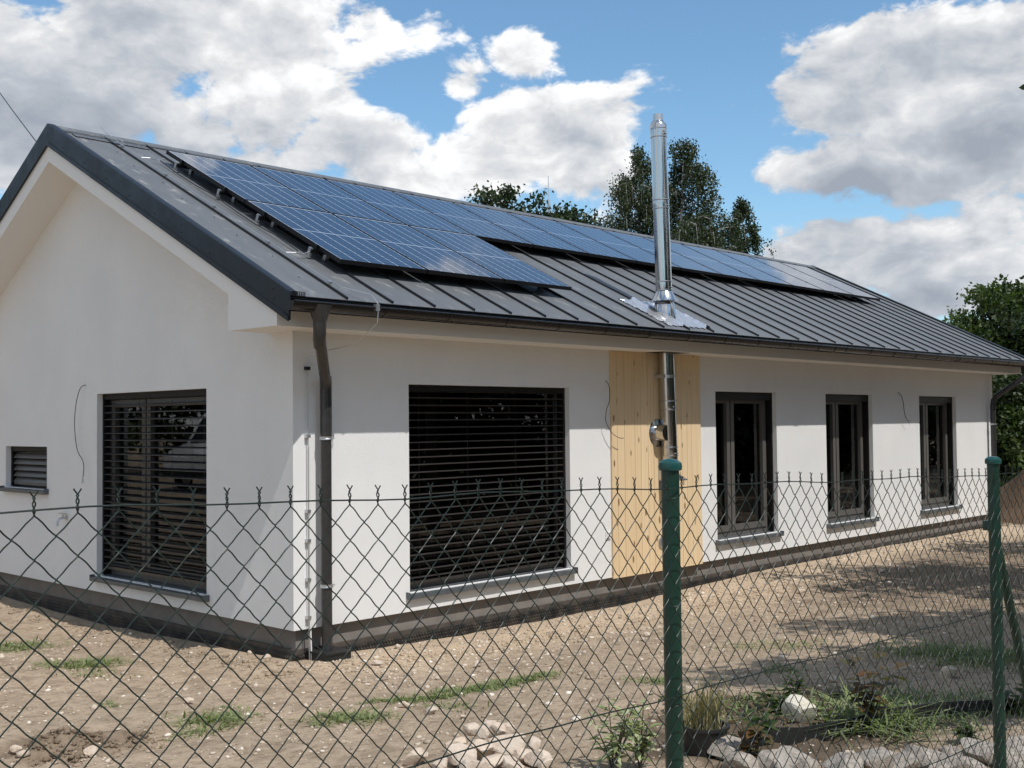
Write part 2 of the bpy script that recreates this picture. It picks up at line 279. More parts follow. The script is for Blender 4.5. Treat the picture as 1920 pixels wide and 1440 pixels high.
# ------------------------------------------------------------------ mesh helpers
class MB:
    def __init__(s): s.v = []; s.f = []
    def add(s, verts, faces):
        o = len(s.v); s.v += [tuple(map(float, p)) for p in verts]; s.f += [tuple(i+o for i in f) for f in faces]; return s
    def box(s, x0, x1, y0, y1, z0, z1):
        return s.add([(x, y, z) for z in (z0, z1) for y in (y0, y1) for x in (x0, x1)],
                     [(0, 2, 3, 1), (4, 5, 7, 6), (0, 1, 5, 4), (2, 6, 7, 3), (0, 4, 6, 2), (1, 3, 7, 5)])
    def quad(s, a, b_, c_, d): return s.add([a, b_, c_, d], [(0, 1, 2, 3)])
    def prism(s, poly, axis, a, b_):
        n = len(poly)
        def P(p, q): return (q, p[0], p[1]) if axis == 'x' else ((p[0], q, p[1]) if axis == 'y' else (p[0], p[1], q))
        vs = [P(p, a) for p in poly]+[P(p, b_) for p in poly]
        fs = [tuple(range(n))[::-1], tuple(range(n, 2*n))]+[(i, (i+1) % n, n+(i+1) % n, n+i) for i in range(n)]
        return s.add(vs, fs)
    def tube(s, pts, r, n=8, cap=True):
        pts = [Vector(p) for p in pts]; k = len(pts); rr = r if hasattr(r, '__len__') else [r]*k
        vs = []; fs = []
        tan = (pts[1]-pts[0]).normalized(); ref = Vector((0, 0, 1)) if abs(tan.z) < .9 else Vector((1, 0, 0)); nx = tan.cross(ref).normalized()
        for i in range(k):
            ta = (pts[min(i+1, k-1)]-pts[max(i-1, 0)]).normalized(); nx = (nx-ta*nx.dot(ta)).normalized(); ny = ta.cross(nx)
            for j in range(n):
                an = 2*math.pi*j/n; vs.append(pts[i]+(nx*math.cos(an)+ny*math.sin(an))*rr[i])
        for i in range(k-1):
            for j in range(n): fs.append((i*n+j, i*n+(j+1) % n, (i+1)*n+(j+1) % n, (i+1)*n+j))
        if cap: fs += [tuple(range(n))[::-1], tuple(range((k-1)*n, k*n))]
        return s.add(vs, fs)
    def lathe(s, prof, n=24, T=None, cap=True):
        vs = []; fs = []; k = len(prof)
        for r, z in prof:
            for j in range(n):
                an = 2*math.pi*j/n; p = Vector((r*math.cos(an), r*math.sin(an), z)); vs.append(T @ p if T else p)
        for i in range(k-1):
            for j in range(n): fs.append((i*n+j, i*n+(j+1) % n, (i+1)*n+(j+1) % n, (i+1)*n+j))
        if cap: fs += [tuple(range(n))[::-1], tuple(range((k-1)*n, k*n))]
        return s.add(vs, fs)
    def mesh(s, name, material, smooth=False):
        me = bpy.data.meshes.new(name); me.from_pydata(s.v, [], s.f); me.validate()
        bm = bmesh.new(); bm.from_mesh(me); bmesh.ops.recalc_face_normals(bm, faces=bm.faces); bm.to_mesh(me); bm.free()
        if smooth:
            me.polygons.foreach_set('use_smooth', [True]*len(me.polygons))
            try: me.set_sharp_from_angle(angle=math.radians(38))
            except Exception: pass
        me.materials.append(MT[material]); return me
    def build(s, name, material, parent=None, smooth=False, **kw): return link(name, s.mesh(name, material, smooth), parent, **kw)
def link(name, data, parent=None, loc=(0, 0, 0), rz=0, rot=None, scale=None):
    o = bpy.data.objects.new(name, data); COL.objects.link(o); o.location = loc; o.rotation_euler = rot if rot else (0, 0, rz)
    if scale: o.scale = scale
    if parent is not None: o.parent = parent
    return o
def tag(o, label=None, cat=None, group=None, kind=None):
    if label: o['label'] = label
    if cat: o['category'] = cat
    if group: o['group'] = group
    if kind: o['kind'] = kind
    return o
def thing(name, label, cat, loc=(0, 0, 0), rz=0, group=None): return tag(link(name, None, None, loc, rz), label, cat, group)
def np_mesh(name, V, Fc, material):
    """V (n,3), Fc (m,k) -> mesh, fast"""
    me = bpy.data.meshes.new(name); k = Fc.shape[1]
    me.vertices.add(len(V)); me.vertices.foreach_set('co', V.astype(np.float32).ravel())
    me.loops.add(Fc.size); me.loops.foreach_set('vertex_index', Fc.astype(np.int32).ravel())
    me.polygons.add(len(Fc)); me.polygons.foreach_set('loop_start', np.arange(0, Fc.size, k, dtype=np.int32)); me.polygons.foreach_set('loop_total', np.full(len(Fc), k, np.int32))
    me.update(calc_edges=True); me.materials.append(MT[material]); return me

# ------------------------------------------------------------------ terrain
def _hash(i, j, s): 
    x = np.sin(i*127.1+j*311.7+s*74.7)*43758.5453; return x-np.floor(x)
def vnoise(x, y, s=0):
    i = np.floor(x); j = np.floor(y); fx = x-i; fy = y-j; fx = fx*fx*(3-2*fx); fy = fy*fy*(3-2*fy)
    a = _hash(i, j, s); b_ = _hash(i+1, j, s); c_ = _hash(i, j+1, s); d = _hash(i+1, j+1, s)
    return a+(b_-a)*fx+(c_-a)*fy+(a-b_-c_+d)*fx*fy
HX, HY = 15.42, 7.56
MX, MY = at_depth(1950, 940, 22.6)[:2]; BX, BY = on_ground(1480, 1370); CX, CY = on_ground(130, 1395)
def gz(x, y):
    x = np.asarray(x, float); y = np.asarray(y, float)
    ddx = np.maximum(np.maximum(-x, x-HX), 0); ddy = np.maximum(np.maximum(-y, y-HY), 0); d = np.hypot(ddx, ddy)
    tt = np.clip(d/6.2, 0, 1); tt = tt*tt*(3-2*tt)
    dip = np.exp(-((np.clip(x, 0, HX)+np.clip(y, 0, HY)-3.6)/3.0)**2)
    z = -.235-.10*dip*(1-tt)+.27*tt-.02*np.clip(x+3, -6, 10)*tt
    mask = np.exp(-(np.maximum(d-14, 0)/8)**2); fl = np.clip(d/.25, 0, 1)
    b_ = (vnoise(x*1.1, y*1.1, 1)-.5)*.05+(vnoise(x*3.1, y*3.1, 2)-.5)*.028+(vnoise(x*8, y*8, 3)-.5)*.014+(vnoise(x*19, y*19, 4)-.5)*.008
    z = z+b_*mask*(.35+.65*fl)
    # backfill berm along the walls
    z = z+.03*np.exp(-((d-.30)/.16)**2)*(vnoise(x*2.3, y*2.3, 7)+.25)*(d > 0)
    cr = np.exp(-(((x-CX)/.45)**2+((y-CY)/.36)**2)); z = z+cr*((np.abs(vnoise(x*4.5, y*6, 5)-.5)*2-.55)*.22+(vnoise(x*15, y*15, 6)-.5)*.09)
    bd = np.exp(-(((x-BX)/.9)**2+((y-BY)/.6)**2)); z = z+bd*(.05+(vnoise(x*6, y*6, 8)-.5)*.09+(vnoise(x*16, y*16, 9)-.5)*.04)
    z = z+1.05*np.exp(-(((x-MX)/.95)**2+((y-MY)/.95)**2))*(.75+.5*vnoise(x*1.7, y*1.7, 10))
    return z
def gzf(x, y): return float(gz(np.array([x]), np.array([y]))[0])
def lines(*seg):
    out = []
    for a, b_, st in seg: out.append(np.arange(a, b_-1e-6, st))
    return np.concatenate(out+[np.array([seg[-1][1]])])
gx_ = lines((-600, -60, 60), (-60, -10, 5), (-10, -6, .4), (-6, 6, .045), (6, 12, .09), (12, 26, .16), (26, 60, 3), (60, 600, 60))
gy_ = lines((-600, -60, 60), (-60, -9, 5), (-9, -5.6, .25), (-5.6, .3, .045), (.3, 7.5, .09), (7.5, 14, .5), (14, 60, 4), (60, 600, 60))
X, Y = np.meshgrid(gx_, gy_, indexing='ij'); Z = gz(X, Y); V = np.stack([X, Y, Z], -1).reshape(-1, 3)
ni, nj = len(gx_), len(gy_); I, J = np.meshgrid(np.arange(ni-1), np.arange(nj-1), indexing='ij'); I = I.ravel(); J = J.ravel()
Fc = np.stack([I*nj+J, (I+1)*nj+J, (I+1)*nj+J+1, I*nj+J+1], 1)
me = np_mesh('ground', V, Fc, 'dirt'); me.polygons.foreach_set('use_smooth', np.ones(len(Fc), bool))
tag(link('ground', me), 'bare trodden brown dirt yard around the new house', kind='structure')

# ------------------------------------------------------------------ house
E_, D_, BRET = .416, .374, .3335
ZS, YAP, ZAP, T1, T2 = 2.5355, 3.7815, 4.9246, .4981, .535
def roofz(y): return ZAP-T1*(YAP-y) if y <= YAP else ZAP-T2*(y-YAP)
house = thing('house', 'white rendered bungalow with dark standing seam roof and grey plinth', 'house')
XR = HX+E_
# --- walls
def wall_grid(mb, a0, a1, z0, z1, holes, depth, P):
    """plane wall with openings; P(a, d, z) -> world, d = 0 outside face"""
    A = sorted({a0, a1, *[h[0] for h in holes], *[h[1] for h in holes]}); Zs = sorted({z0, z1, *[h[2] for h in holes], *[h[3] for h in holes]})
    inh = lambda a, z: any(h[0] < a < h[1] and h[2] < z < h[3] for h in holes)
    for i in range(len(A)-1):
        for k in range(len(Zs)-1):
            if inh((A[i]+A[i+1])/2, (Zs[k]+Zs[k+1])/2): continue
            for d in (0, depth): mb.quad(P(A[i], d, Zs[k]), P(A[i+1], d, Zs[k]), P(A[i+1], d, Zs[k+1]), P(A[i], d, Zs[k+1]))
    for h in holes:
        for a in (h[0], h[1]): mb.quad(P(a, 0, h[2]), P(a, depth, h[2]), P(a, depth, h[3]), P(a, 0, h[3]))
        for z in (h[2], h[3]): mb.quad(P(h[0], 0, z), P(h[1], 0, z), P(h[1], depth, z), P(h[0], depth, z))
BIG = (1.2995, 3.5845, .17, 2.1055)
NAR = [(6.388, 7.848, .235, 2.1055), (9.205, 10.652, .235, 2.1055), (12.311, 13.775, .235, 2.1055)]
GAB = (1.363, 3.527, .165, 2.086); SML = (4.73, 5.85, 1.03, 1.517)
mb = MB(); wall_grid(mb, 0, HX, 0, ZS+.12, [BIG]+NAR, .36, lambda a, d, z: (a, d, z)); mb.quad((0, 0, 0), (HX, 0, 0), (HX, .36, 0), (0, .36, 0))
front_wall = mb.build('wall', 'stucco', house); front_wall['label'] = 'long white front wall with four window openings'
mb = MB(); wall_grid(mb, 0, HY, 0, 2.5, [GAB, SML], .36, lambda a, d, z: (d, a, z)); mb.quad((0, 0, 0), (.36, 0, 0), (.36, HY, 0), (0, HY, 0))
mb.prism([(.001, 2.5), (HY, 2.5), (HY, roofz(HY)-.30), (YAP, ZAP-.30), (.001, roofz(0)-.30)], 'x', 0, .36)
gable_wall = mb.build('wall', 'stucco', house); gable_wall['label'] = 'white gable wall with a blinded window and a small window'
mb = MB(); mb.box(HX-.36, HX-.001, .001, .36, .001, ZS+.1); mb.prism([(0.36, 0), (HY-.36, 0), (HY-.36, roofz(HY)-.3), (YAP, ZAP-.30), (.36, roofz(.36)-.30)], 'x', HX-.36, HX-.002)
mb.build('wall', 'stucco', house)
mb = MB(); mb.box(.002, HX-.002, HY-.36, HY, 0, roofz(HY)-.2); mb.build('wall', 'stucco', house)
# --- plinth, plinth trim, dimple membrane
mb = MB(); mb.box(.07, HX-.07, .07, HY-.07, -.5, -.001); mb.build('plinth', 'plinth', house)
mb = MB(); mb.box(.045, HX-.045, .045, .08, -.235, -.175); mb.box(.045, .08, .08, HY-.045, -.235, -.175); mb.build('plinth_trim', 'ptrim', house)
mb = MB()
def membrane_strip(P, length):
    n = int(length/.034)
    mb.quad(P(-.02, .028, -.48), P(length, .028, -.48), P(length, .034, -.215), P(-.02, .034, -.215))
    for i in range(n):
        for k in range(8):
            a = (i+.5*(k % 2))*.034; z = -.45+k*.031; r = .0105
            o = len(mb.v); mb.v += [P(a-r, .026, z-r), P(a+r, .026, z-r), P(a+r, .026, z+r), P(a-r, .026, z+r), P(a, .014, z)]; mb.f += [(o, o+1, o+4), (o+1, o+2, o+4), (o+2, o+3, o+4), (o+3, o, o+4)]
membrane_strip(lambda a, d, z: (a, d, z), HX); membrane_strip(lambda a, d, z: (d, a, z), HY)
tag(mb.build('dimpled_membrane', 'membrane', house), kind='stuff')
# --- eaves: soffit box, fascia, gable verge boards
mb = MB(); mb.prism([(-D_, ZS), (.05, ZS), (0.05, ZS+.10), (-D_, ZS+.125)], 'x', 0.0, HX+E_); mb.build('eave_box', 'soffit', house)
def rise(y, o): return (y, roofz(y)+o)
mb = MB(); mb.prism([(-D_, ZS), (BRET, ZS), rise(BRET, -.36), (YAP, ZAP-.375), rise(HY+D_, -.38), rise(HY+D_, -.14), (YAP, ZAP-.14), rise(-D_, -.14)], 'x', -E_, 0.012)
mb.build('verge_soffit', 'soffit', house)
mb = MB(); mb.prism([rise(BRET, -.36), (YAP, ZAP-.375), rise(HY+D_, -.38), rise(HY+D_, -.14), (YAP, ZAP-.14), rise(BRET, -.14)], 'x', HX, XR); mb.build('verge_soffit', 'soffit', house)
mb = MB(); mb.box(0, HX, HY, HY+D_, 2.42, 2.52); mb.build('eave_box', 'soffit', house)
# --- roof
YE = -.555
mb = MB(); mb.prism([rise(YE+.02, -.02), (YAP, ZAP-.02), rise(HY+.54, -.02), rise(HY+.54, -.135), (YAP, ZAP-.14), rise(YE+.02, -.135)], 'x', -E_+.004, XR-.004); roof = mb.build('roof', 'trim', house)
TH = math.atan(T1); LS = (YAP-YE)/math.cos(TH)
def slope_obj(name, data, x, off=0., s=0.): # local x along the eave, local y up the slope from the eave line
    o = link(name, data, roof, (x, YE+s*math.cos(TH)-off*math.sin(TH), roofz(YE)+s*math.sin(TH)+off*math.cos(TH)), rot=(TH, 0, 0)); return o
SEAM0, SP = .158, .4905
nseam = 32
sheet = MB().box(.002, SP-.002, 0, LS-.02, -.006, 0).mesh('roof_sheet', 'roof')
seamm = MB().prism([(-.010, 0), (.010, 0), (.008, .021), (-.008, .021)], 'y', 0.012, LS-.03).mesh('seam', 'seam')
slope_obj('roof_sheet', MB().box(-E_+.05-SEAM0+.158, .158-.002, 0, LS-.02, -.006, 0).mesh('roof_sheet', 'roof'), 0)
for k in range(nseam):
    x = SEAM0+k*SP
    slope_obj('seam', seamm, x)
    if k < nseam-1: slope_obj('roof_sheet', sheet, x)
slope_obj('roof_sheet', MB().box(.002, XR-.03-(SEAM0+(nseam-1)*SP), 0, LS-.02, -.006, 0).mesh('roof_sheet', 'roof'), SEAM0+(nseam-1)*SP)
TH2 = math.atan(T2); LS2 = (HY+.56-YAP)/math.cos(TH2)
o = link('roof_sheet', MB().box(-E_+.03, XR-.03, .02, LS2, -.008, 0).mesh('roof_sheet', 'roof'), roof, (0, YAP, ZAP), rot=(-TH2, 0, 0))
mb = MB(); mb.prism([rise(YAP-.12, .022), (YAP, ZAP+.026), (YAP+.12, ZAP-T2*.12+.022), (YAP+.12, ZAP-T2*.12+.008), (YAP, ZAP+.004), rise(YAP-.12, .008)], 'x', -E_-.012, XR+.012); mb.build('ridge_cap', 'roof', roof)
mb = MB(); mb.box(-.24, .6, LS-.29, LS-.17, .001, .012); slope_obj('ridge_vent', mb.mesh('ridge_vent', 'vent'), 0)
def verge(xa, xb, xin):
    mb = MB(); out = min(xa, xb)
    for (ya, yb) in ((YE-.01, YAP), (YAP, HY+.56)):
        za = lambda y, o: roofz(y)+o
        mb.prism([(ya, za(ya, .032)), (yb, za(yb, .032)), (yb, za(yb, -.195)), (ya, za(ya, -.195))], 'x', xa, xb)
        mb.prism([(ya, za(ya, -.165)), (yb, za(yb, -.165)), (yb, za(yb, -.205)), (ya, za(ya, -.205))], 'x', xa-(.012 if xa < 0 else -.012), xa)
        mb.prism([(ya, za(ya, .034)), (yb, za(yb, .034)), (yb, za(yb, .004)), (ya, za(ya, .004))], 'x', xb, xin)
    return mb.build('verge_trim', 'trim', roof)
vt = verge(-E_-.018, -E_-.002, -E_+.06); verge(XR+.018, XR+.002, XR-.09)
mb = MB()
for i in range(9):
    y = -.35+i*.47
    for o in (-.11, -.035) if i % 3 == 0 else (-.11,): mb.lathe([(.007, 0), (.007, .004), (.003, .007)], 8, Matrix.Translation((-E_-.0185, y, roofz(y)+o)) @ Matrix.Rotation(-math.pi/2, 4, 'Y'))
    y += .23; mb.lathe([(.007, 0), (.007, .004), (.003, .007)], 8, Matrix.Translation((-.02+.06*(i % 2), y, roofz(y))) @ Matrix.Rotation(TH, 4, 'X'))
tag(mb.build('screw', 'seam', roof, smooth=True), kind='stuff')
mb = MB()
for i in range(8): mb.box(-E_+.015+i*.017, -E_+.018+i*.017, YE-.012, YE-.004, roofz(YE)-.022, roofz(YE)+.032)
for k in range(4): mb.box(-E_+.013, -E_+.14, YE-.014, YE-.006, roofz(YE)-.022+k*.017, roofz(YE)-.019+k*.017)
mb.build('eave_vent', 'rail', roof)
# --- gutter
GY, GZ, GR = -.615, 2.705, .066
mb = MB(); prof = []
for i in range(13):
    a = math.pi+math.pi*i/12; prof.append((GY+GR*math.cos(a), GZ+GR*math.sin(a)))
inner = [(GY+(p[0]-GY)*.95, GZ+(p[1]-GZ)*.95+.001) for p in prof[::-1]]
mb.prism(prof+inner, 'x', -E_-.05, XR+.03)
mb.tube([(-E_-.05, GY-GR-.004, GZ+.002), (XR+.03, GY-GR-.004, GZ+.002)], .0085, 8)
gut = mb.build('gutter', 'gutter', house, smooth=True)
for x in (-E_-.056, XR+.03):
    MB().prism([(p[0], p[1]) for p in [(GY+(q[0]-GY)*1.05, GZ+.004+(q[1]-GZ)*1.05) for q in prof]], 'x', x, x+.006).build('end_cap', 'gutter', gut)
brk = MB(); pr2 = [(q[0]-GY, q[1]-GZ) for q in prof]
brk.prism([(p[0]*1.07, p[1]*1.07) for p in pr2]+[(p[0]*1.0, p[1]*1.0) for p in pr2[::-1]], 'x', -.013, .013); brk.box(-.013, .013, -.075, .06, .006, .011); brkm = brk.mesh('bracket', 'gutter')
for k in range(21): link('bracket', brkm, gut, (.48+k*.735, GY, GZ))
for x in (4.2, 8.3, 12.4): 
    q = MB(); q.prism([(p[0]*1.09, p[1]*1.09) for p in pr2]+[(p[0]*1.0, p[1]*1.0) for p in pr2[::-1]], 'x', -.05, .05); q.build('joint_sleeve', 'gutter', gut, loc=(x, GY, GZ))
# --- downpipes
def downpipe(xo, xw, first):
    p = MB()
    # funnel outlet under the gutter
    fun = MB(); tz = GZ-.01
    top = [(xo-.085, GY-.075), (xo+.085, GY-.075), (xo+.085, GY+.06), (xo-.085, GY+.06)]
    n = 16; ring0 = []; ring1 = []
    for j in range(n):
        a = 2*math.pi*(j+.5)/n; c_, s_ = math.cos(a), math.sin(a); mm = max(abs(c_), abs(s_)); ring0.append((xo+.085*c_/mm, GY-.006+.072*s_/mm, tz)); ring1.append((xo+.05*c_, GY+.05*s_, tz-.145))
    fun.add(ring0+ring1, [(j, (j+1) % n, n+(j+1) % n, n+j) for j in range(n)]+[tuple(range(n)), tuple(range(n, 2*n))])
    dpt = [(xo, GY, tz-.12), (xo, GY, tz-.22), (xo+(xw-xo)*.04, GY+.03, tz-.275), (xo+(xw-xo)*.12, GY+.07, tz-.32)]
    p.tube([(xo, GY, tz-.13), (xo, GY, tz-.2), (xo+(xw-xo)*.05, GY+.03, tz-.26), (xo+(xw-xo)*.93, -.135, 2.12), (xw-.004, -.106, 2.05), (xw, -.10, 1.97), (xw, -.10, -.25)], .047, 16)
    po = p.build('downpipe', 'pipe', house, smooth=True)
    fun.build('outlet_funnel', 'pipe', po)
    MB().tube(dpt, .0525, 16).build('elbow', 'pipe', po, smooth=True)
    MB().tube([(xw-.012, -.112, 2.15), (xw-.002, -.102, 2.06), (xw, -.1, 1.98), (xw, -.1, 1.6)], .0515, 16).build('elbow', 'pipe', po, smooth=True)
    for z in (1.62, .36):
        c_ = MB(); T = Matrix.Translation((xw, -.1, z)); c_.lathe([(.0525, -.014), (.057, -.014), (.057, -.006), (.054, 0), (.057, .006), (.057, .014), (.0525, .014)], 20, T); c_.box(xw-.006, xw+.006, -.045, .0, z-.008, z+.008); c_.tube([(xw+.052, -.1, z), (xw+.085, -.1, z)], .007, 6)
        c_.build('clamp', 'galv', po, smooth=True)
    g = MB(); g.box(xw-.12, xw+.14, -.25, .02, -.42, -.195); g.box(xw-.13, xw+.15, -.26, .03, -.2, -.185); g.build('drain_box', 'black', po)
downpipe(-.175, .272, True); 
# far-end downpipe
p = MB(); p.tube([(XR-.45, GY, GZ-.08), (XR-.45, GY, GZ-.2), (XR-.5, GY+.04, GZ-.27), (15.22, -.14, 2.12), (15.18, -.11, 2.05), (15.17, -.1, 1.95), (15.17, -.1, -.25)], .047, 14); po = p.build('downpipe', 'pipe', house, smooth=True)
for z in (1.62, .4): MB().lathe([(.0475, -.014), (.057, -.014), (.057, .014), (.0475, .014)], 16, Matrix.Translation((15.17, -.1, z))).build('clamp', 'galv', po)
# --- windows
def window(loc, rz, wd, z0, z1, mull, blind, wall_label, grey=False, curt=True, fixed=False):
    """local: x to the right seen from outside, y into the wall, z up; opening 0..wd"""
    L = dict(loc=loc, rz=rz); fy0, fy1 = .15, .225; fw = .065
    mb = MB(); mb.box(.0, fw, fy0, fy1, z0, z1); mb.box(wd-fw, wd, fy0, fy1, z0, z1); mb.box(fw, wd-fw, fy0, fy1, z0, z0+fw+.02); mb.box(fw, wd-fw, fy0, fy1, z1-fw, z1)
    edges = [fw]+[m_ for m_ in mull]+[wd-fw]
    panes = []
    for a, b_ in zip(edges[:-1], edges[1:]):
        a2 = a+(.012 if a != fw else 0.004); b2 = b_-(.012 if b_ != wd-fw else .004); sw_ = .075; s0, s1 = fy0-.018, fy1-.02; za, zb = z0+fw+.012, z1-fw-.006
        if fixed: panes.append((a, b_, z0+fw+.02, z1-fw)); continue
        mb.box(a2, a2+sw_, s0, s1, za, zb); mb.box(b2-sw_, b2, s0, s1, za, zb); mb.box(a2+sw_, b2-sw_, s0, s1, za, za+sw_); mb.box(a2+sw_, b2-sw_, s0, s1, zb-sw_, zb); panes.append((a2+sw_, b2-sw_, za+sw_, zb-sw_))
    for m_ in mull: mb.box(m_-.011, m_+.011, fy0+.005, fy1, z0+fw, z1-fw)
    wo = mb.build('window', 'frame', house, **L); 
    if wall_label: wo['label'] = wall_label
    for a, b_, c_, d in panes: MB().box(a-.008, b_+.008, .176, .181, c_-.008, d+.008).build('pane', 'glass', wo)
    mb = MB(); 
    mb.add([(-.045, -.055, z0-.012), (wd+.045, -.055, z0-.012), (wd+.045, .155, z0+.012), (-.045, .155, z0+.012), (-.045, -.055, z0-.05), (wd+.045, -.055, z0-.05), (wd+.045, -.0, z0-.05), (-.045, -.0, z0-.05)], [(0, 1, 2, 3), (0, 4, 5, 1)])
    mb.box(-.045, wd+.045, -.056, -.05, z0-.052, z0-.011); mb.box(-.05, -.042, -.056, -.001, z0-.05, z0+.012); mb.box(wd+.042, wd+.05, -.056, -.001, z0-.05, z0+.012)
    mb.build('sill', 'sill', wo)
    for a, b_ in ((.0, .032), (wd-.032, wd)): MB().box(a+.001, b_-.001, .062, .149, z0+.012, z1-.002).build('guide_rail', 'rail', wo)
    MB().box(.033, wd-.033, .064, .149, z1-.105 if not blind else z1-.06, z1-.003).build('blind_box', 'rail', wo)
    if blind:
        pitch, tilt, zb0 = blind
        bl = MB().box(.036, wd-.036, .085, .13, zb0, zb0+.03).build('blind', 'slatg' if grey else 'slat', house, **L)
        sm_ = MB(); hw = .04; n = 6; pts = [(-hw+2*hw*i/n, .006*math.cos(math.pi*(i/n-.5))) for i in range(n+1)]; pts = [(-hw, -.006)]+pts+[(hw, -.006)]
        vs = [(x, p_[0], p_[1]) for x in (.036, wd-.036) for p_ in pts]; k = len(pts); sm_.add(vs, [(i, i+1, k+i+1, k+i) for i in range(k-1)])
        sm_.add([(v_[0], v_[1], v_[2]-.0014) for v_ in vs], [(i+1, i, k+i, k+i+1) for i in range(k-1)])
        sm_.tube([(.036, -hw, -.004), (wd-.036, -hw, -.004)], .0038, 8)
        smesh = sm_.mesh('slat', 'slatg' if grey else 'slat', True)
        z = zb0+.06; j = 0
        while z < z1-.085:
            link('slat', smesh, bl, (0, .107, z+random.uniform(-.001, .001)), rot=(tilt+random.uniform(-.02, .02), 0, 0)); z += pitch; j += 1
        for a in (wd*.14, wd*.86) if wd < 1.5 else (wd*.08, wd*.36, wd*.66, wd*.93): MB().box(a-.003, a+.003, .066, .0675, zb0, z1-.06).build('ladder_tape', 'rail', bl)
    if curt:
        for a, b_ in curt:
            c_ = MB(); n = int((b_-a)/.012); pts = [(a+(b_-a)*i/n, .31+.022*math.sin(i*.9)+.012*math.sin(i*.37+1)) for i in range(n+1)]
            c_.add([(p_[0], p_[1], z) for z in (z0+.02, z1+.05) for p_ in pts], [(i, i+1, n+2+i, n+1+i) for i in range(n)]); c_.build('curtain', 'curtain', wo, smooth=True)
    return wo
window((BIG[0], 0, 0), 0, BIG[1]-BIG[0], BIG[2], BIG[3], [], (.0705, -.10, .23), 'wide window behind a lowered dark blind in the long wall', curt=[(1.85, 2.15)], fixed=True)
for i, h in enumerate(NAR):
    window((h[0], 0, 0), 0, h[1]-h[0], h[2], h[3], [.535], None, ['tall double window next to the timber cladding', 'middle tall double window of the long wall', 'tall double window near the far end of the wall'][i], curt=[(.82, 1.42)])
window((0, GAB[1], 0), -math.pi/2, GAB[1]-GAB[0], GAB[2], GAB[3], [.80], (.0725, .06, .235), 'gable window behind a lowered dark blind', curt=None)
window((0, SML[1], 0), -math.pi/2, SML[1]-SML[0], SML[2], SML[3], [], (.0725, .85, 1.06), 'small high gable window behind a closed blind', grey=True, curt=None)
# --- rooms behind the glass
mb = MB(); mb.box(.37, HX-.37, .37, HY-.37, -.0005, .03); mb.build('room_floor', 'rfloor', house)
mb = MB(); mb.box(.37, HX-.37, .365, HY-.37, 2.45, 2.5); mb.build('room_ceiling', 'room', house)
for x in (4.6, 8.4, 11.5): MB().box(x, x+.1, .37, 4.0, .03, 2.45).build('room_partition', 'room', house)
MB().box(.37, HX-.37, 4.0, 4.1, .03, 2.45).build('room_partition', 'room', house)
# --- timber cladding
cl = MB().box(4.285, 6.02, -.006, -.001, .004, ZS-.002).build('timber_cladding', 'wood', house)
x = 4.278; ws = [.10, .13, .19, .115, .135, .11, .15, .125, .165, .12, .105, .10, .2]; kk = 1.747/sum(ws)
for wd in ws:
    wd *= kk; pl = MB(); pl.box(0, wd-.0042, -.024-random.uniform(0, .0015), -.006, -.012, ZS-.003); pl.build('plank', 'wood', cl, loc=(x, 0, 0)); x += wd
# --- flue
def axis(z): return Vector((5.217-.034*(z-1.8), -.121, z))
lean = Matrix.Rotation(math.atan(-.034), 4, 'Y')
def FT(z): return Matrix.Translation(axis(z)) @ lean
R_ = .094
fl = MB().lathe([(R_, 1.08-1.0), (R_, 5.17-1.0)], 40, FT(1.0), cap=True).build('flue_pipe', 'steel', house, smooth=True)
fl['label'] = 'tall polished steel flue pipe through the eave'
for z in (1.38, 1.92, 3.32, 4.28, 5.12):
    c_ = MB()
    for dzz in (-.05, .05): c_.lathe([(R_, -.009), (R_+.007, -.006), (R_+.009, 0), (R_+.007, .006), (R_, .009)], 36, FT(z+dzz), cap=False)
    c_.lathe([(R_+.0015, -.045), (R_+.003, 0), (R_+.0015, .045)], 36, FT(z), cap=False); c_.tube([axis(z)+Vector((-.03, -R_-.006, -.02)), axis(z)+Vector((.03, -R_-.006, -.02))], .006, 6)
    c_.build('locking_band', 'steel', fl, smooth=True)
MB().lathe([(R_+.004, 0), (R_+.006, .09), (R_*.82, .13), (R_*.66, .14), (R_*.64, .22), (R_*.58, .22), (R_*.58, .0)], 36, FT(5.12)).build('flue_cap', 'steel', fl, smooth=True)
zc = roofz(-.128)
MB().lathe([(R_+.062, -.12), (R_+.05, -.05), (R_+.012, .20), (R_+.005, .21)], 36, FT(zc), cap=False).build('flashing_cone', 'steel', fl, smooth=True)
MB().lathe([(R_+.075, .165), (R_+.055, .185), (R_+.012, .265), (R_, .285)], 36, FT(zc), cap=False).build('storm_collar', 'steel', fl, smooth=True)
# crinkled flashing sheet on the roof
nx_, ny_ = 44, 30; vs = []; fs = []
for i in range(nx_+1):
    for j in range(ny_+1):
        uu, vv_ = i/nx_, j/ny_; ex = .02*math.sin(j*1.3)+.012*math.sin(j*2.9); ey = .016*math.sin(i*1.1)+.01*math.sin(i*2.7)
        lx_ = 4.78+uu*.86+(uu-.5)*2*ex; ly_ = -.47+vv_*.72+(vv_-.5)*2*ey; up_ = .0
        sd = abs(((lx_-SEAM0)/SP+.5) % 1-.5)*SP; hgt = .012+.036*math.exp(-(sd/.035)**2)+.008*math.sin(i*1.7+j*.9)*math.sin(j*1.3)
        vs.append((lx_, ly_, roofz(ly_)+hgt))
for i in range(nx_):
    for j in range(ny_): fs.append((i*(ny_+1)+j, (i+1)*(ny_+1)+j, (i+1)*(ny_+1)+j+1, i*(ny_+1)+j+1))
MB().add(vs, fs).build('flashing_sheet', 'foil', fl, smooth=True)
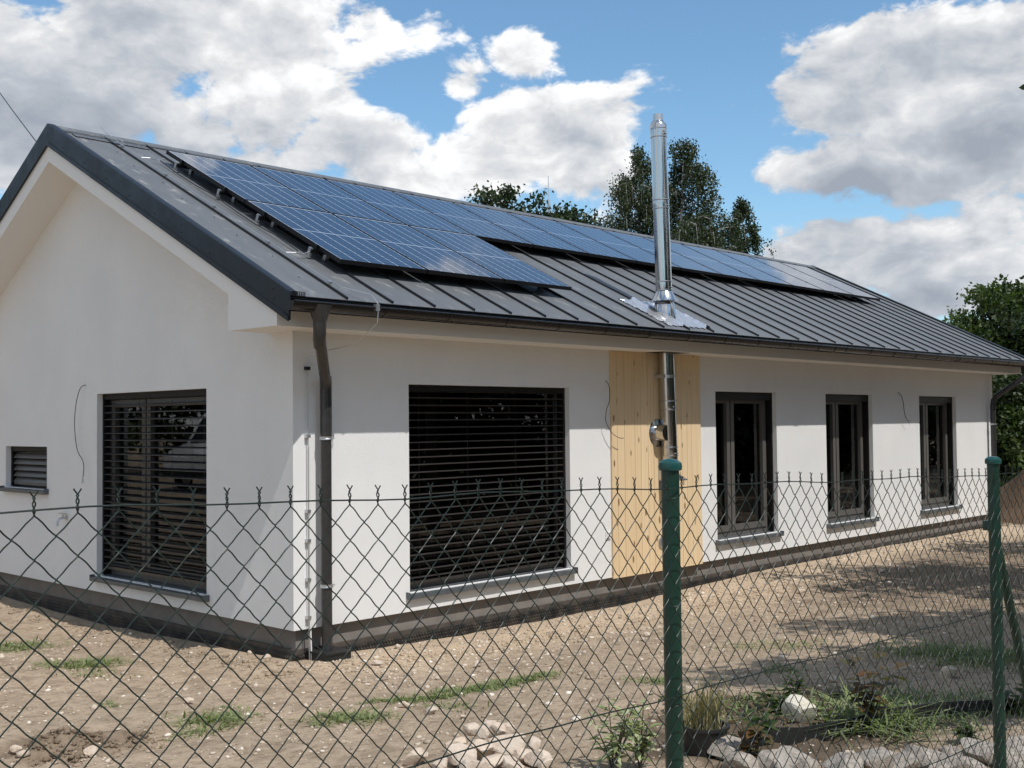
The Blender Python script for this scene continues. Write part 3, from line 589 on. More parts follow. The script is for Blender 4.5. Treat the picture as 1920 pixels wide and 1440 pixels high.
# wall entry of the flue, support bracket, clamps
xr = 5.13
T = Matrix.Translation((xr, -.024, 1.6)) @ Matrix.Rotation(math.pi/2, 4, 'X')
MB().lathe([(.165, 0), (.165, .003), (.10, .012), (.097, .012), (.097, .10), (.09, .14)], 40, T).build('wall_rosette', 'steel', fl, smooth=True)
mb = MB(); az_ = axis(1.06)
mb.box(az_.x-.11, az_.x+.11, -.285, -.024, 1.045, 1.062); mb.box(az_.x-.11, az_.x+.11, -.03, -.0245, .93, 1.16)
for s_ in (-.107, .103): mb.prism([(-.27, 1.06), (-.03, 1.06), (-.03, 1.19)], 'x', az_.x+s_, az_.x+s_+.005)
for s_ in (-.08, .08): mb.tube([(az_.x+s_, -.25, .985), (az_.x+s_, -.25, 1.08)], .006, 6)
mb.build('support_bracket', 'galv', fl)
mb = MB(); q = axis(2.26); mb.box(q.x-.12, q.x-.08, -.16, -.024, 2.24, 2.28); mb.lathe([(R_+.001, -.018), (R_+.004, -.018), (R_+.004, .018), (R_+.001, .018)], 30, FT(2.26), cap=False); mb.build('wall_clamp', 'galv', fl, smooth=True)
MB().box(4.9, 5.42, -.30, -.03, ZS-.003, ZS-.0005).build('soffit_shade_sheet', 'rail', fl)  # dark sheet stands in for the shaded hole around the flue
# low air inlet, socket, tap, loose cables
MB().lathe([(.075, 0), (.075, .012), (.055, .02), (.05, .008), (.02, .014)], 28, Matrix.Translation((5.19, -.024, .315)) @ Matrix.Rotation(math.pi/2, 4, 'X')).build('air_inlet', 'galv', house, smooth=True)
mb = MB(); mb.box(4.17, 4.255, -.012, 0, .43, .515); mb.box(4.183, 4.242, -.019, -.011, .443, .502); mb.build('socket_box', 'wplastic', house)
mb = MB(); mb.tube([(0, 4.23, .74), (-.05, 4.23, .74), (-.085, 4.23, .735), (-.105, 4.23, .70), (-.107, 4.23, .655)], .013, 10); mb.tube([(-.045, 4.23, .74), (-.045, 4.23, .785)], .009, 8); mb.box(-.058, -.032, 4.17, 4.31, .782, .796); mb.lathe([(.03, 0), (.03, .006)], 14, Matrix.Translation((-.006, 4.23, .74)) @ Matrix.Rotation(math.pi/2, 4, 'Y'))
mb.build('tap', 'galv', house, smooth=True)
def cable(pts, r=.0045, fork=None):
    P_ = [Vector(p_) for p_ in pts]; out = []
    for i in range(len(P_)-1):
        p0, p1, p2, p3 = P_[max(i-1, 0)], P_[i], P_[i+1], P_[min(i+2, len(P_)-1)]
        for s_ in range(6):
            u = s_/6; out.append(.5*((2*p1)+(p2-p0)*u+(2*p0-5*p1+4*p2-p3)*u*u+(3*p1-p0-3*p2+p3)*u**3))
    out.append(P_[-1]); mb = MB(); mb.tube(out, r, 6)
    for f in fork or []: mb.tube([P_[-1], P_[-1]+Vector(f)*.5+Vector((0, 0, -.01)), P_[-1]+Vector(f)], r*.45, 5)
    return mb
cable([(.01, 3.78, 2.19), (-.05, 3.80, 2.16), (-.07, 3.86, 2.0), (-.06, 3.92, 1.76), (-.05, 3.88, 1.5), (-.05, 3.75, 1.38), (-.06, 3.70, 1.30), (-.07, 3.70, 1.2)], fork=[(-.02, -.06, -.06), (0, .03, -.07)]).build('loose_cable', 'cable', house)
cable([(4.205, .01, 2.2), (4.205, -.05, 2.14), (4.2, -.06, 1.98), (4.13, -.07, 1.86), (4.12, -.07, 1.74), (4.2, -.08, 1.62), (4.30, -.1, 1.56), (4.38, -.11, 1.55)], .004).build('loose_cable', 'cable', house)
cable([(11.55, .01, 2.16), (11.55, -.05, 2.1), (11.6, -.06, 1.98), (11.6, -.07, 1.86), (11.66, -.07, 1.75), (11.74, -.08, 1.69)], .005, fork=[(.05, -.02, .03), (-.02, -.02, -.06)]).build('loose_cable', 'cable', house)

# ------------------------------------------------------------------ solar panels
PX0, SPX, HPQ, PW, PH = .5158, 1.05, 1.6846, 1.034, 1.668
lam = MB().box(.008, PW-.008, .008, PH-.008, .0, .0335).mesh('laminate', 'cells')
frm = MB()
for a in ((0, .0105, 0, PH), (PW-.0105, PW, 0, PH), (.0105, PW-.0105, 0, .0105), (.0105, PW-.0105, PH-.0105, PH)): frm.box(a[0], a[1], a[2], a[3], -.004, .036)
frmm = frm.mesh('frame', 'pframe')
clm = MB().box(-.012, .012, -.022, .022, .0, .044).mesh('clamp', 'pframe')
def solar(i, row, label, group):
    s = -YE/math.cos(TH)+.0696+row*HPQ
    x = PX0+i*SPX; off = .105
    r_ = thing('solar_panel', label, 'solar panel', group=group)
    r_.location = (x, YE+s*math.cos(TH)-off*math.sin(TH), roofz(YE)+s*math.sin(TH)+off*math.cos(TH)); r_.rotation_euler = (TH, 0, 0)
    link('frame', frmm, r_); link('laminate', lam, r_)
    for yy in (.38, 1.30): link('clamp', clm, r_, (-.008, yy, -.005))
for i in range(3): solar(i, 0, ['blue solar panel of the lower row, above the downpipe', 'middle blue solar panel of the three in the lower row', 'blue solar panel ending the lower row beside the flue'][i], 'solar panels of the short lower row')
for i in range(13): solar(i, 1, 'solar panel in the long upper row below the ridge', 'solar panels of the long upper row')
for row, n in ((0, 3), (1, 13)):
    for q, yy in enumerate((.38, 1.30)):
        s = -YE/math.cos(TH)+.0696+row*HPQ+yy; x0 = PX0-.07; x1 = PX0+n*SPX+.05
        r_ = thing('mounting_rail', '%s aluminium rail under the %s solar panel row' % (['lower', 'upper'][q], ['short lower', 'long upper'][row]), 'rail')
        r_.location = (x0, YE+s*math.cos(TH)-.062*math.sin(TH), roofz(YE)+s*math.sin(TH)+.062*math.cos(TH)); r_.rotation_euler = (TH, 0, 0)
        MB().box(0, x1-x0, -.02, .02, -.002, .036).build('bar', 'pframe', r_)
        MB().box(-.002, .02, -.02, .02, -.03, .046).build('end_clamp', 'galv', r_)
        for k in range(0, nseam):
            xs = SEAM0+k*SP
            if x0 < xs < x1: MB().box(xs-x0-.02, xs-x0+.02, -.022, .022, -.06, -.002).build('seam_clamp', 'galv', r_)
# lightning wire along the first seam
lw_ = thing('lightning_wire', 'thin bright lightning wire clipped along the first roof seam', 'wire', (SEAM0, -.5, roofz(-.5)))
def ly(p): return (p[0]-SEAM0, p[1]+.5, p[2]-roofz(-.5))
wp = [(SEAM0-.02, YAP-.05, ZAP+.09), (SEAM0-.05, YAP-.2, ZAP+.0), (SEAM0+.012, YAP-.42, roofz(YAP-.42)+.06)]+[(SEAM0+.012+.004*math.sin(k*2.1), 3.2-k*.28, roofz(3.2-k*.28)+.052) for k in range(13)]+[(SEAM0+.05, -.42, roofz(-.42)+.055), (SEAM0+.20, -.62, roofz(-.55)+.05), (SEAM0+.21, -.70, GZ+.02), (SEAM0+.2, -.69, GZ-.13), (SEAM0+.12, -.5, GZ-.30), (.06, -.1, 2.33), (.03, -.04, 2.28)]
MB().tube([ly(p) for p in wp], .0042, 6).build('rod', 'galv', lw_)
for k in range(5):
    y = 3.3-k*.9; MB().box(-.012, .02, -.018, .018, -.014, .012).build('clip', 'galv', lw_, loc=ly((SEAM0, y, roofz(y)+.045)), rot=(TH, 0, 0))
MB().box(-.02, .02, -.018, .018, -.028, .028).build('gutter_clip', 'galv', lw_, loc=ly((SEAM0+.2, GY-GR-.004, GZ)))
for sgn, yy in ((1, 2.9), (1, .33)):
    MB().tube([ly(p) for p in [(SEAM0+.01, yy, roofz(yy)+.055), (SEAM0+.1, yy-.02, roofz(yy)+.06), (SEAM0+.2, yy+.02, roofz(yy)+.06), (PX0-.05, yy+.05, roofz(yy)+.10)]], .0042, 6).build('branch_rod', 'galv', lw_)
MB().tube([ly(p) for p in [(PX0-.1, .5+k*.35, roofz(.5+k*.35)+.03+.012*math.sin(k*2)) for k in range(8)]], .006, 6).build('panel_cable', 'cable', lw_)
# earth rod down the corner wall
er = thing('down_conductor', 'thin galvanised earthing rod running down the wall beside the downpipe', 'wire', (.135, -.03, -.2))
MB().tube([(0.02, 0, 2.5), (.0, 0, 2.42), (0, 0, 1.2), (0, -.005, -.12)], .0045, 6).build('rod', 'galv', er)
MB().tube([(.018, 0.004, 1.75), (.018, .004, .3), (.02, -.01, -.1)], .007, 6).build('guard_tube', 'wplastic', er)
for z in (2.42, 1.84, 1.2, .95, .62, .3): MB().box(-.018, .018, -.012, .03, z-.014, z+.014).build('clip', 'galv' if z < 2.3 else 'rail', er)

# ------------------------------------------------------------------ chain-link fence
FY = -6.2
def tw(x): return 1.562-.0255*(x+3.17)
fence = thing('chain_link_fence', 'green chain-link fence with round capped posts between camera and house', 'fence', (-3.145, FY, gzf(-3.145, FY)))
FO = Vector(fence.location)
HP, VP = .03525, .03535; NROW = 42; WR = .0014
def wire_mesh(side, var):
    pts = []; rr = random.Random(var); z = 0.0; s_ = side
    # twisted tip above the top wire: side s_ is where the pair meets
    cx_ = s_*HP/2
    ph = 0 if side > 0 else math.pi
    tip = [(cx_-side*.006, .001*side, .030), (cx_-side*.0025, .0, .024)]
    for k in range(7): a = ph+k*1.15; tip.append((cx_+.0022*math.cos(a), .0022*math.sin(a), .019-k*.004))
    pts += tip
    for r_ in range(NROW):
        z0, x0, x1 = -.009-r_*VP, s_*(HP/2+.0009), -s_*(HP/2+.0009)
        jx = rr.uniform(-.0012, .0012)
        for f in (.04, .14, .32, .5, .68, .86, .96):
            e = f+.035*math.sin(2*math.pi*f); xx = x0+(x1-x0)*e
            pts.append((xx+jx*math.sin(math.pi*f), .0021*(2*f-1)*(1 if abs(f-.5) < .45 else .35), z0-VP*f))
        s_ = -s_
    mb = MB(); mb.tube(pts, WR, 5); return mb.mesh('wire', 'wire', True)
WM = {(1, k): wire_mesh(1, k) for k in range(3)}; WM.update({(-1, k): wire_mesh(-1, k+9) for k in range(3)})
PXS = [-5.43, -3.145, -.86, 1.425]
nw = int((PXS[-1]-PXS[0])/HP)
for i in range(nw):
    x = PXS[0]+(i+.5)*HP
    bul = .010*math.sin(x*2.3)+.006*math.sin(x*5.7+1); wv = .003*math.sin(x*6.3)+.002*math.sin(x*14.1)
    o = link('wire', WM[(1 if i % 2 == 0 else -1, (i//2) % 3)], fence, (x-FO.x+.002*math.sin(x*9), bul*.3, tw(x)+wv-FO.z)); o.rotation_euler = (-.006+bul*.6, .008*math.sin(x*1.7), 0)
for q, dzz in enumerate((.0, -.556, -1.05, -1.44)):
    pts = [(x-FO.x, .003 if q else -.001, tw(x)+dzz+.003*math.sin(x*6.3)+.002*math.sin(x*14.1)-FO.z) for x in np.linspace(PXS[0], PXS[-1], 90)]
    MB().tube(pts, .0018, 6).build('tension_wire', 'wire', fence, smooth=True)
for k, x in enumerate(PXS):
    zt_ = tw(x)+.058; g = gzf(x, FY+.032)
    pm = MB(); pm.tube([(0, 0, g-.3-FO.z), (0, 0, zt_-FO.z)], .0245, 20); po = pm.build('post', 'green', fence, smooth=True, loc=(x-FO.x, .032, 0))
    MB().lathe([(.0252, -.02), (.0315, -.018), (.033, -.009), (.031, .002), (.022, .0095), (.008, .013), (.001, .0135)], 24, Matrix.Translation((0, 0, zt_-FO.z+.004))).build('cap', 'cap', po, smooth=True)
    for dz_ in (0, -.29, -.556, -.80, -1.05):
        MB().lathe([(.0246, -.0012), (.0258, 0), (.0246, .0012)], 20, Matrix.Translation((0, 0, tw(x)+dz_-.03-FO.z)) @ Matrix.Rotation(.12*(-1)**k, 4, 'Y'), cap=False).build('tie_wire', 'wire', po)
xs = PXS[2]
st = MB().tube([(xs-FO.x+.02, .05, 1.3-FO.z), (xs-FO.x+.68, .05, -.08-FO.z)], .019, 14).build('strut', 'green', fence, smooth=True)
MB().box(xs-FO.x-.03, xs-FO.x+.05, .03, .07, 1.27-FO.z, 1.31-FO.z).build('strut_clamp', 'green', fence)

# ------------------------------------------------------------------ stones
def rock_mesh(seed, material, flat=.7, rough=.26):
    bm = bmesh.new(); bmesh.ops.create_icosphere(bm, subdivisions=3, radius=.5); r = random.Random(seed); off = Vector((r.uniform(0, 50), r.uniform(0, 50), r.uniform(0, 50)))
    from mathutils import noise
    planes = [(Vector((r.gauss(0, 1), r.gauss(0, 1), r.gauss(0, 1))).normalized(), r.uniform(.25, .42)) for _ in range(13)]
    for v_ in bm.verts:
        p_ = v_.co.copy(); d = 1+rough*noise.noise(p_*2.2+off)*1.2+rough*.35*noise.noise(p_*6+off); p_ *= d
        for nrm, h in planes:
            e_ = p_.dot(nrm)-h
            if e_ > 0: p_ -= nrm*e_*.97
        v_.co = (p_.x, p_.y*.85, p_.z*flat)
    me = bpy.data.meshes.new('stone'); bm.to_mesh(me); bm.free(); me.polygons.foreach_set('use_smooth', [True]*len(me.polygons)); me.set_sharp_from_angle(angle=math.radians(20)); me.materials.append(MT[material]); return me
RM = [rock_mesh(s, 'stone') for s in range(6)]; RW = [rock_mesh(40+s, 'wstone', .9, .2) for s in range(2)]; RG = [rock_mesh(80+s, 'gstone', .75) for s in range(4)]
def stone(u, v, size, meshes, label, group=None, name='stone', lift=0., D0=None, cat='stone'):
    x, y = on_ground(u, v, -.10); g = gzf(x, y); x, y = on_ground(u, v, g+size*.2); g = gzf(x, y)
    o = link(name, random.choice(meshes), None, (x, y, g+size*.22+lift), rot=(random.uniform(-.3, .3), random.uniform(-.3, .3), random.uniform(0, 6.3)), scale=(size*random.uniform(.9, 1.25), size*random.uniform(.8, 1.05), size*random.uniform(.8, 1.05)))
    tag(o, label, cat, group); return o
GH = 'stones of the heap'; LH = 'pale limestone rubble stone in the heap behind the fence'
for u, v, s, l in [(780, 1428, .16, 0), (825, 1440, .12, 0), (870, 1428, .2, 0), (905, 1420, .19, .02), (925, 1435, .16, 0), (950, 1418, .2, .02), (985, 1424, .16, 0), (1010, 1432, .15, 0), (1022, 1440, .13, 0), (880, 1440, .16, 0), (960, 1440, .18, 0), (850, 1405, .12, 0), (890, 1400, .13, .08), (925, 1398, .14, .09), (955, 1402, .12, .09), (1000, 1412, .13, .03), (905, 1412, .12, .09), (935, 1411, .13, .1), (975, 1413, .1, .07), (860, 1418, .1, .05)]:
    stone(u, v, s, RM, LH, GH, lift=l)
stone(1495, 1352, .23, RW, 'cream white block lying on the dark soil bed', name='white_block')
stone(1362, 1398, .26, RG, 'pale grey boulder beside the black plant pot', name='boulder')
GB = 'rocks edging the planting bed'; LB = 'rounded rock in the row edging the planting bed'
for u, v, s in [(1395, 1437, .24), (1450, 1418, .26), (1485, 1425, .30), (1510, 1440, .26), (1580, 1440, .28), (1640, 1435, .30), (1690, 1436, .26), (1730, 1425, .36), (1770, 1440, .26), (1785, 1415, .2), (1815, 1438, .24), (1840, 1408, .30), (1880, 1420, .22), (1905, 1400, .22), (1915, 1438, .26)]:
    stone(u, v, s*.82, RG, LB, GB)
GS = 'stones scattered over the dirt'; LS_ = 'small pale stone lying loose on the dirt'
for u, v, s in [(355, 1312, .085), (760, 1322, .085), (808, 1330, .1), (895, 1238, .09), (820, 1266, .06), (1195, 1332, .10), (1213, 1180, .09), (1245, 1190, .07), (1205, 1194, .06), (795, 1218, .06), (30, 1405, .09), (170, 1412, .1), (75, 1174, .05), (190, 1206, .05), (178, 1181, .04), (1095, 1218, .05), (1055, 1205, .05), (1500, 1112, .11), (1655, 1073, .12), (1290, 1292, .09), (1330, 1293, .07), (870, 1342, .06), (1560, 1275, .1), (500, 1236, .07), (540, 1232, .05), (470, 1214, .06), (745, 1212, .08), (710, 1240, .09), (585, 1232, .07), (1780, 1263, .16)]:
    stone(u, v, s, RM, LS_, GS)
# gravel: thousands of pebbles, one mass
N = 24000; gxp = np.concatenate([RNG.uniform(-5, 8, N*2//3), RNG.uniform(-.2, 14, N//3)]); gyp = np.concatenate([RNG.uniform(-5.8, 3, N*2//3), -.12-np.abs(RNG.normal(0, .8, N//3))])
ok = ~((gxp > -.02) & (gxp < HX) & (gyp > -.02) & (gyp < HY)); gxp = gxp[ok]; gyp = gyp[ok]; gzp = gz(gxp, gyp)
bm = bmesh.new(); bmesh.ops.create_icosphere(bm, subdivisions=1, radius=1); iv = np.array([v_.co[:] for v_ in bm.verts]); ifc = np.array([[v_.index for v_ in f.verts] for f in bm.faces]); bm.free()
sz = np.exp(RNG.normal(math.log(.0062), .6, len(gxp))).clip(.003, .03); V = iv[None]*(1+RNG.uniform(-.3, .3, (len(gxp), len(iv), 1))); V = V*(sz[:, None, None]*np.stack([RNG.uniform(.8, 1.5, len(gxp)), RNG.uniform(.7, 1.2, len(gxp)), RNG.uniform(.4, .8, len(gxp))], -1)[:, None, :]); V = V+np.stack([gxp, gyp, gzp+sz*.2], -1)[:, None, :]
Fc = (ifc[None]+(np.arange(len(gxp))*len(iv))[:, None, None]).reshape(-1, 3)
tag(link('gravel', np_mesh('gravel', V.reshape(-1, 3), Fc, 'gravel')), 'loose gravel and pebbles scattered over the dirt', 'gravel', kind='stuff')

def clods(path, n, spread, size, label):
    P_ = np.array([on_ground(u, v, -.1) for u, v in path]); k = RNG.integers(0, len(P_), n); c = P_[k]+RNG.normal(0, spread, (n, 2))
    sz = np.exp(RNG.normal(math.log(size), .5, n)).clip(.004, .028); V = iv[None]*(1+RNG.uniform(-.35, .35, (n, len(iv), 1)))*(sz[:, None, None]*np.stack([RNG.uniform(.8, 1.4, n), RNG.uniform(.7, 1.2, n), RNG.uniform(.5, .9, n)], -1)[:, None, :]); V = V+np.stack([c[:, 0], c[:, 1], gz(c[:, 0], c[:, 1])+sz*.2], -1)[:, None, :]
    tag(link('dirt_clods', np_mesh('dirt_clods', V.reshape(-1, 3), (ifc[None]+(np.arange(n)*len(iv))[:, None, None]).reshape(-1, 3), 'dirt')), label, 'dirt', kind='stuff')
clods([(60, 1400), (100, 1385), (150, 1395), (200, 1380), (250, 1375), (120, 1410), (280, 1362)], 800, .09, .0085, 'crumbly dug-up dirt clods around the shallow hole')
clods([(x_, 1228-(x_-560)*.165) for x_ in range(640, 1640, 40)], 1400, .10, .008, 'crumbly pale backfill dirt along the long wall')
clods([(x_, 1105+(x_)*.235) for x_ in range(0, 560, 40)], 900, .10, .009, 'crumbly dirt edge along the gable wall')
clods([(1330, 1320), (1420, 1330), (1500, 1335), (1560, 1345)], 800, .22, .012, 'turned dark soil clods in the planting bed')
# ------------------------------------------------------------------ grass and plants
def blades(n, spread, hgt, wid, rng, centers=None, lean=.7):
    """n curved blades, 2 quads each; returns V, F relative to origin (z on ground by caller)"""
    if centers is None: c = rng.normal(0, spread, (n, 2))
    else: c = centers
    n = len(c); a = rng.uniform(0, 2*np.pi, n); h = hgt*rng.uniform(.45, 1.2, n); l = lean*rng.uniform(.2, 1.3, n)*h; wd = wid*rng.uniform(.7, 1.3, n)
    d = np.stack([np.cos(a), np.sin(a)], 1); s_ = np.stack([-d[:, 1], d[:, 0]], 1)
    P = []
    for f, ww in ((0, .9), (.5, 1.), (1, .12)):
        ctr = c+d*(l*f**1.8)[:, None]; z = h*f*np.clip(1-.35*f*(l/h), .25, 1)
        for sg in (-1, 1): P.append(np.concatenate([ctr+s_*(sg*wd*ww/2)[:, None], z[:, None]], 1))
    V = np.stack(P, 1); b0 = (np.arange(n)*6)[:, None]
    F_ = np.concatenate([b0+np.array([[0, 1, 3, 2]]), b0+np.array([[2, 3, 5, 4]])], 0); return V.reshape(-1, 3), F_
def tuft(u, v, n, spread, h, label, group='grass tufts on the dirt', material='grass_blade', wid=.010, lean=2.2, name='grass_tuft', cat='grass'):
    x, y = on_ground(u, v, -.1); g = gzf(x, y); x, y = on_ground(u, v, g); g = gzf(x, y)
    V, F_ = blades(n, spread, h, wid, RNG, lean=lean); V[:, 2] += gz(V[:, 0]+x, V[:, 1]+y)-g-.006
    return tag(link(name, np_mesh(name, V, F_, material), None, (x, y, g)), label, cat, group, None if name != 'grass_tuft' else 'stuff')
LT = 'small tuft of green grass growing on bare dirt'
for u, v, n, s, h in [(40, 1205, 220, .16, .09), (130, 1240, 170, .12, .09), (185, 1238, 120, .08, .1), (170, 1255, 120, .14, .05), (405, 1352, 200, .1, .1), (430, 1345, 80, .07, .07), (370, 1368, 60, .09, .05), (625, 1345, 150, .09, .07), (685, 1345, 150, .09, .07), (200, 1318, 40, .05, .05), (430, 1322, 40, .05, .05), (1230, 1275, 140, .09, .06), (1470, 1255, 70, .08, .07), (15, 1215, 90, .12, .06)]:
    tuft(u, v, n, s, h, LT)
def grass_mass(path, n, width, h, name, label, material='grass_blade', wid=.008):
    P_ = [on_ground(u, v, -.13) for u, v in path]; P_ = np.array(P_); k = RNG.integers(0, len(P_)-1, n); f = RNG.uniform(0, 1, n)[:, None]
    c = P_[k]*(1-f)+P_[k+1]*f+RNG.normal(0, width, (n, 2)); V, F_ = blades(n, 0, h, wid, RNG, centers=c, lean=2.0); V[:, 2] += gz(V[:, 0], V[:, 1])-.005
    return tag(link(name, np_mesh(name, V, F_, material)), label, 'grass', kind='stuff')
grass_mass([(695, 1303), (800, 1290), (880, 1272), (960, 1262), (1030, 1246)], 1500, .075, .055, 'grass', 'curving strip of green grass between house and fence')
grass_mass([(820, 1310), (880, 1315)], 160, .12, .04, 'grass', 'sparse grass blades beside the curving grass strip')
grass_mass([(1360, 1195), (1420, 1185), (1480, 1195), (1540, 1188)], 420, .16, .04, 'grass', 'thin faint grass patch in front of the tall windows')
grass_mass([(1720, 1215), (1790, 1225), (1860, 1240), (1940, 1238), (2000, 1240)], 2200, .22, .1, 'grass', 'green grass strip beside the braced fence post')
grass_mass([(1590, 1400), (1640, 1385), (1690, 1400)], 220, .10, .24, 'grass', 'long arching grass blades in the planting bed', wid=.013)
grass_mass([(1650, 1360), (1720, 1350), (1800, 1340)], 800, .28, .11, 'grass', 'weedy green growth in the shaded planting bed', wid=.012)
tuft(1328, 1392, 170, .045, .30, 'dry upright ornamental grass growing in the black pot', None, 'dry_blade', .007, .5, 'potted_grass', 'plant')
x, y = on_ground(1322, 1430, -.1); g = gzf(x, y)
mb = MB(); mb.lathe([(.10, -.02), (.125, .15), (.135, .15), (.135, .165), (.118, .165), (.112, .12), (.02, .12)], 24); tag(mb.build('plant_pot', 'black', None, True, loc=(x, y, g)), 'black plastic plant pot holding dry grass', 'pot')
bpy.data.objects['potted_grass'].location = (x, y, g+.12)
def leafy(u, v, label, stems, h, spread, material, leaf=(.09, .03), per=16, name='shrub', group=None, cat='plant', z=-.1):
    x, y = on_ground(u, v, z); g = gzf(x, y); x, y = on_ground(u, v, g); g = gzf(x, y)
    r_ = thing(name, label, cat, (x, y, g), group=group); stm = MB(); Vs = []; k = 0
    for s_ in range(stems):
        a = random.uniform(0, 6.28); hh_ = h*random.uniform(.6, 1.05); sp_ = spread*random.uniform(.3, 1)
        pts = [Vector((math.cos(a)*sp_*f**1.4, math.sin(a)*sp_*f**1.4, hh_*f-.02*(1-f))) for f in (0, .25, .5, .75, 1)]; stm.tube(pts, [.006, .005, .004, .003, .002], 5)
        for q in range(per):
            f = .3+.7*q/per; i0 = min(int(f*4), 3); p_ = pts[i0].lerp(pts[i0+1], f*4-i0); la = random.uniform(0, 6.28); ld = Vector((math.cos(la), math.sin(la), random.uniform(-.25, .7))).normalized(); sd_ = ld.cross(Vector((0, 0, 1))).normalized(); L_, W_ = leaf[0]*random.uniform(.7, 1.2), leaf[1]*random.uniform(.8, 1.2); dn = Vector((0, 0, -.25*L_))
            Vs += [p_, p_+ld*L_*.45+sd_*W_*.5, p_+ld*L_+dn, p_+ld*L_*.45-sd_*W_*.5]; k += 1
    stm.build('stem', 'bark', r_); V = np.array([tuple(p_) for p_ in Vs]); link('foliage', np_mesh('foliage', V, np.arange(k*4).reshape(-1, 4), material), r_); return r_
leafy(1150, 1452, 'young shrub with cream-edged variegated leaves', 7, .36, .14, 'pale_leaf', (.085, .026), 18, 'variegated_shrub')
leafy(1200, 1440, 'small variegated shrub beside the green fence post', 6, .34, .13, 'pale_leaf', (.085, .026), 18, 'variegated_shrub')
leafy(1455, 1350, 'leafy green seedling beside the white block', 6, .22, .14, 'bush_leaf', (.10, .045), 10)
leafy(1490, 1305, 'small green sprout at the edge of the soil bed', 4, .16, .07, 'bush_leaf', (.08, .03), 9)
leafy(1420, 1385, 'low green plant with broad leaves behind the boulder', 6, .16, .14, 'bush_leaf', (.10, .05), 10)
leafy(1630, 1372, 'reddish brown broad-leaved sapling in the planting bed', 4, .42, .16, 'rust_leaf', (.13, .09), 9)
leafy(1415, 1440, 'yellow green vine leaves between boulder and rocks', 4, .26, .12, 'rust_leaf', (.09, .07), 8)
leafy(1810, 1395, 'bright green weed among the bed rocks', 4, .12, .1, 'bush_leaf', (.09, .04), 8)
leafy(1900, 1345, 'broad-leaved weed at the foot of the braced post', 5, .2, .14, 'bush_leaf', (.1, .05), 9)
leafy(1265, 1330, 'sparse weedy sprigs beside the fence post', 4, .12, .16, 'bush_leaf', (.06, .025), 6)
grass_mass([(1320, 1350), (1400, 1345), (1460, 1340), (1540, 1350), (1600, 1370)], 420, .2, .07, 'grass', 'scruffy low weeds scattered over the dark soil', wid=.012)
# black lawn edging
P_ = [on_ground(u, v, -.06) for u, v in [(1440, 1402), (1500, 1392), (1580, 1380), (1660, 1366), (1760, 1352), (1880, 1338), (1960, 1330)]]
mb = MB()
for (a, b_) in zip(P_[:-1], P_[1:]):
    a3 = Vector((a[0], a[1], 0)); b3 = Vector((b_[0], b_[1], 0)); nrm = (b3-a3).normalized().cross(Vector((0, 0, 1)))*.006; ga, gb_ = gzf(*a), gzf(*b_)
    mb.add([(a3+nrm).to_tuple()[:2]+(ga-.05,), (b3+nrm).to_tuple()[:2]+(gb_-.05,), (b3+nrm).to_tuple()[:2]+(gb_+.085,), (a3+nrm).to_tuple()[:2]+(ga+.085,), (a3-nrm).to_tuple()[:2]+(ga-.05,), (b3-nrm).to_tuple()[:2]+(gb_-.05,), (b3-nrm).to_tuple()[:2]+(gb_+.085,), (a3-nrm).to_tuple()[:2]+(ga+.085,)],
           [(0, 1, 2, 3), (5, 4, 7, 6), (3, 2, 6, 7), (0, 4, 5, 1), (0, 3, 7, 4), (1, 5, 6, 2)])
tag(mb.build('lawn_edging', 'black'), 'black plastic edging strip along the planting bed', 'edging')

